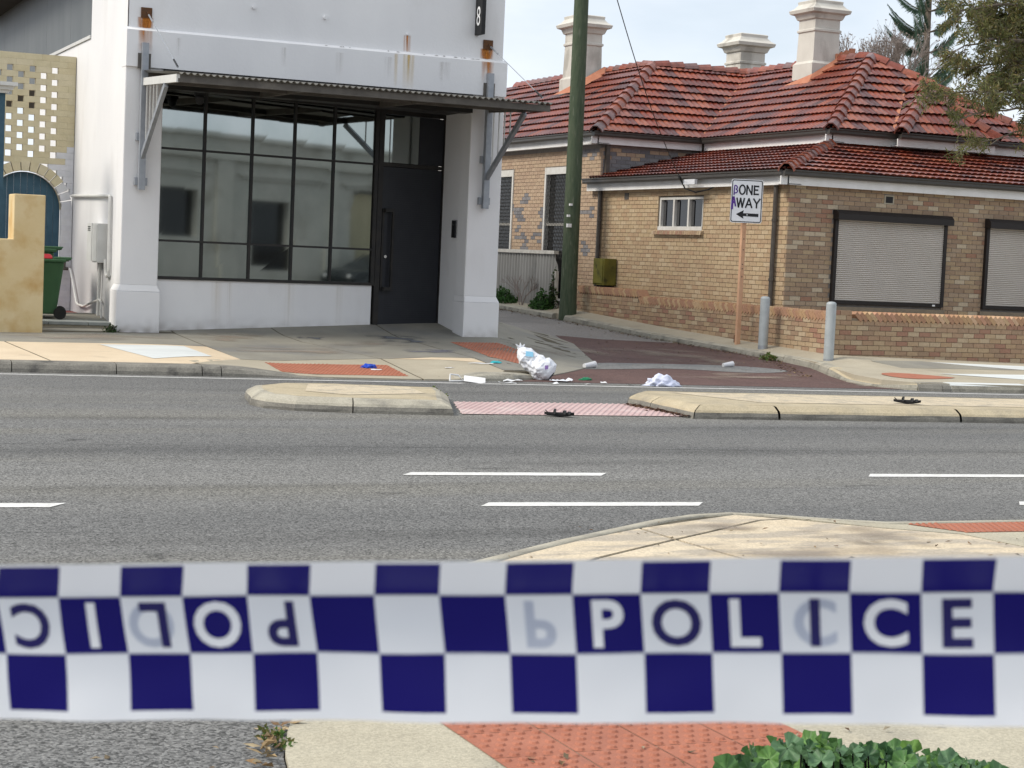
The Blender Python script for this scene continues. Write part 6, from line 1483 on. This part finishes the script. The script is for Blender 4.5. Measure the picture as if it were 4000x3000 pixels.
def spot(seed, thr=0): return lambda a,b: (noise.noise((a*4+seed, b*4, seed))*1.6+.9-2.1*math.hypot(a-.5,b-.5))
flat('paint_spot', (10.55,28.05), .95, 1.3, spot(2), m_scuff_shade, fp, zf); flat('paint_spot', (10.4,26.1), 1.1, .5, spot(5), stainmat('faint_blue_scuff', (.17,.17,.21), (.2,.2,.23)), fp, zf); flat('paint_spot', (9.0,28.1), .5, .4, spot(7), m_scuff_shade, fp, zf)
for x, y, w, h, sd in ((8.3,26.2,2.2,.9,1),(5.2,27.6,3,1.2,3),(11.7,26.4,1.4,1.3,9),(9.6,27.2,1.6,.9,12),(12.6,27.2,1.2,1.4,14),(7.6,28,1.4,1.2,17)):
    flat('dirt_patch', (x,y), w, h, (lambda q: lambda a,b: .55*spot(q)(a,b))(sd), m_dirt, fp, zf)
for x, y, w, h, sd in ((13.9,28.5,1.6,2.5,1),(15.6,27.5,2.2,3,2),(15.0,24.2,2.5,1.2,4),(16.5,23.2,1.2,1.0,6)):
    flat('dust_patch', (x,y), w, h, (lambda q: lambda a,b: .5*spot(q)(a,b))(sd), stainmat('dust', (.30,.25,.20), (.26,.2,.16)), lane, lambda x,y: zl(y)+.003)
for sd, (x, y, w, h) in enumerate(((5.9,8.6,1.6,1.2),(6.6,9.2,1.2,.8),(4.6,8.4,1.0,1.0),(5.8,9.7,.9,.5))):
    flat('dirt_patch', (x,y), w, h, (lambda q: lambda a,b: .45*spot(q)(a,b))(sd*3), m_dirt, nf, lambda x,y: .112)
# road wear: cracks, tyre darkening and oil along the lanes
m_crack = stainmat('crack_seal', (.05,.05,.05), (.07,.07,.068)); m_oil = stainmat('oil_stain', (.075,.074,.072), (.09,.089,.086))
def crack(c, x0, x1, w, seed):
    n = int((x1-x0)/.15); v = []; cv_ = []
    for i in range(n+1):
        x = x0+(x1-x0)*i/n; y = c+SL*x+.05*noise.noise((x*.9,seed,0))+.02*noise.noise((x*4,seed,3)); ww_ = w*(.5+.7*abs(noise.noise((x*1.5,seed,6)))); a = max(0, min(1, .25+1.6*noise.noise((x*.6,seed,9))+.3))
        v += [(x,y-ww_,.003),(x,y+ww_,.003)]; cv_ += [a,a]
    me = bpy.data.meshes.new('crack'); me.from_pydata(v, [], [(2*i,2*i+2,2*i+3,2*i+1) for i in range(n)])
    at = me.attributes.new('Col', 'FLOAT_COLOR', 'POINT'); at.data.foreach_set('color', [q for c_ in cv_ for q in (c_,c_,c_,1)]); me.materials.append(m_crack); link_mesh('crack', me, road)
for c, x0, x1, w, sd in ((15.6,-3,18,.010,1),(10.9,0,5,.007,2),(17.3,3,9,.006,3),(12.9,6,12,.006,5),(21.6,5,9,.012,7),(14.6,-2,6,.006,9)): crack(c, x0, x1, w, sd)
for k, (x, c, w, h) in enumerate(((3,15.2,14,1.1),(9,15.4,12,.9),(4,18.0,12,.7),(12,17.9,10,.6),(3,12.9,10,.5),(5,10.8,7,.5),(9,21.9,12,.8),(2,9.3,4,1.5),(7,14.5,3,.6))):
    flat('tyre_darkening', (x, c+SL*x), w, h, (lambda q: lambda a,b: .17*(max(0,1-abs(b-.5)*2)**1.2)*(max(0,1-abs(a-.5)*2)**.5)*(1+noise.noise((a*5+q,b*2,q))))(k), m_oil, road, lambda x,y: -.002)
for k in range(26):
    x = R.uniform(0,16); y = R.uniform(9.5,22); flat('oil_spot', (x,y), R.uniform(.12,.5), R.uniform(.08,.25), (lambda q: lambda a,b: .4*spot(q)(a,b))(k+.3), m_oil, road, lambda x,y: -.0015) if y+.098*x < 18.5 and (y > 10.6 or x < 2.5) else None
# grime at the foot of the shop walls; shade painted low on the alley wall
for x0, x1, y in ((5.92,6.6,FY-.042),(11.86,12.5,FY-.042)):
    stain('splash_dirt', (x0,y-.001,.26), (1,0,0), (0,0,1), x1-x0, .35, (lambda q: lambda a,b: .5*(1-b)**2.2*(.6+.9*noise.noise((a*6+q,b*3,q))))(x0), m_dirt, wb)
p = wp(.12,.28,.003); stain('splash_dirt', p, (WD.x,WD.y,0), (0,0,1), 3.95, .35, lambda a,b: .42*(1-b)**2*(.6+.9*noise.noise((a*24,b*3,4))), m_dirt, wb, 60, 10)
stain('alley_shade', (5.977,33,.4), (0,-1,0), (0,0,1), 4.2, 2.6, lambda a,b: .62*(1-b)**.9*(.55+.6*noise.noise((a*5,b*2.5,9)))*(1-a*.75), m_scuff_shade, wb, 30, 24)  # blocked light of the alley painted as a grey, stronger lower down
for k in range(7):
    x = R.uniform(6.6,11.8); stain('faint_streak', (x,FY-.0635,4.95), (1,0,0), dn, R.uniform(.06,.2), R.uniform(.25,.45), (lambda q: lambda a,b: .22*run(q,.8)(a,b))(k*2.3), m_dirt, wb)
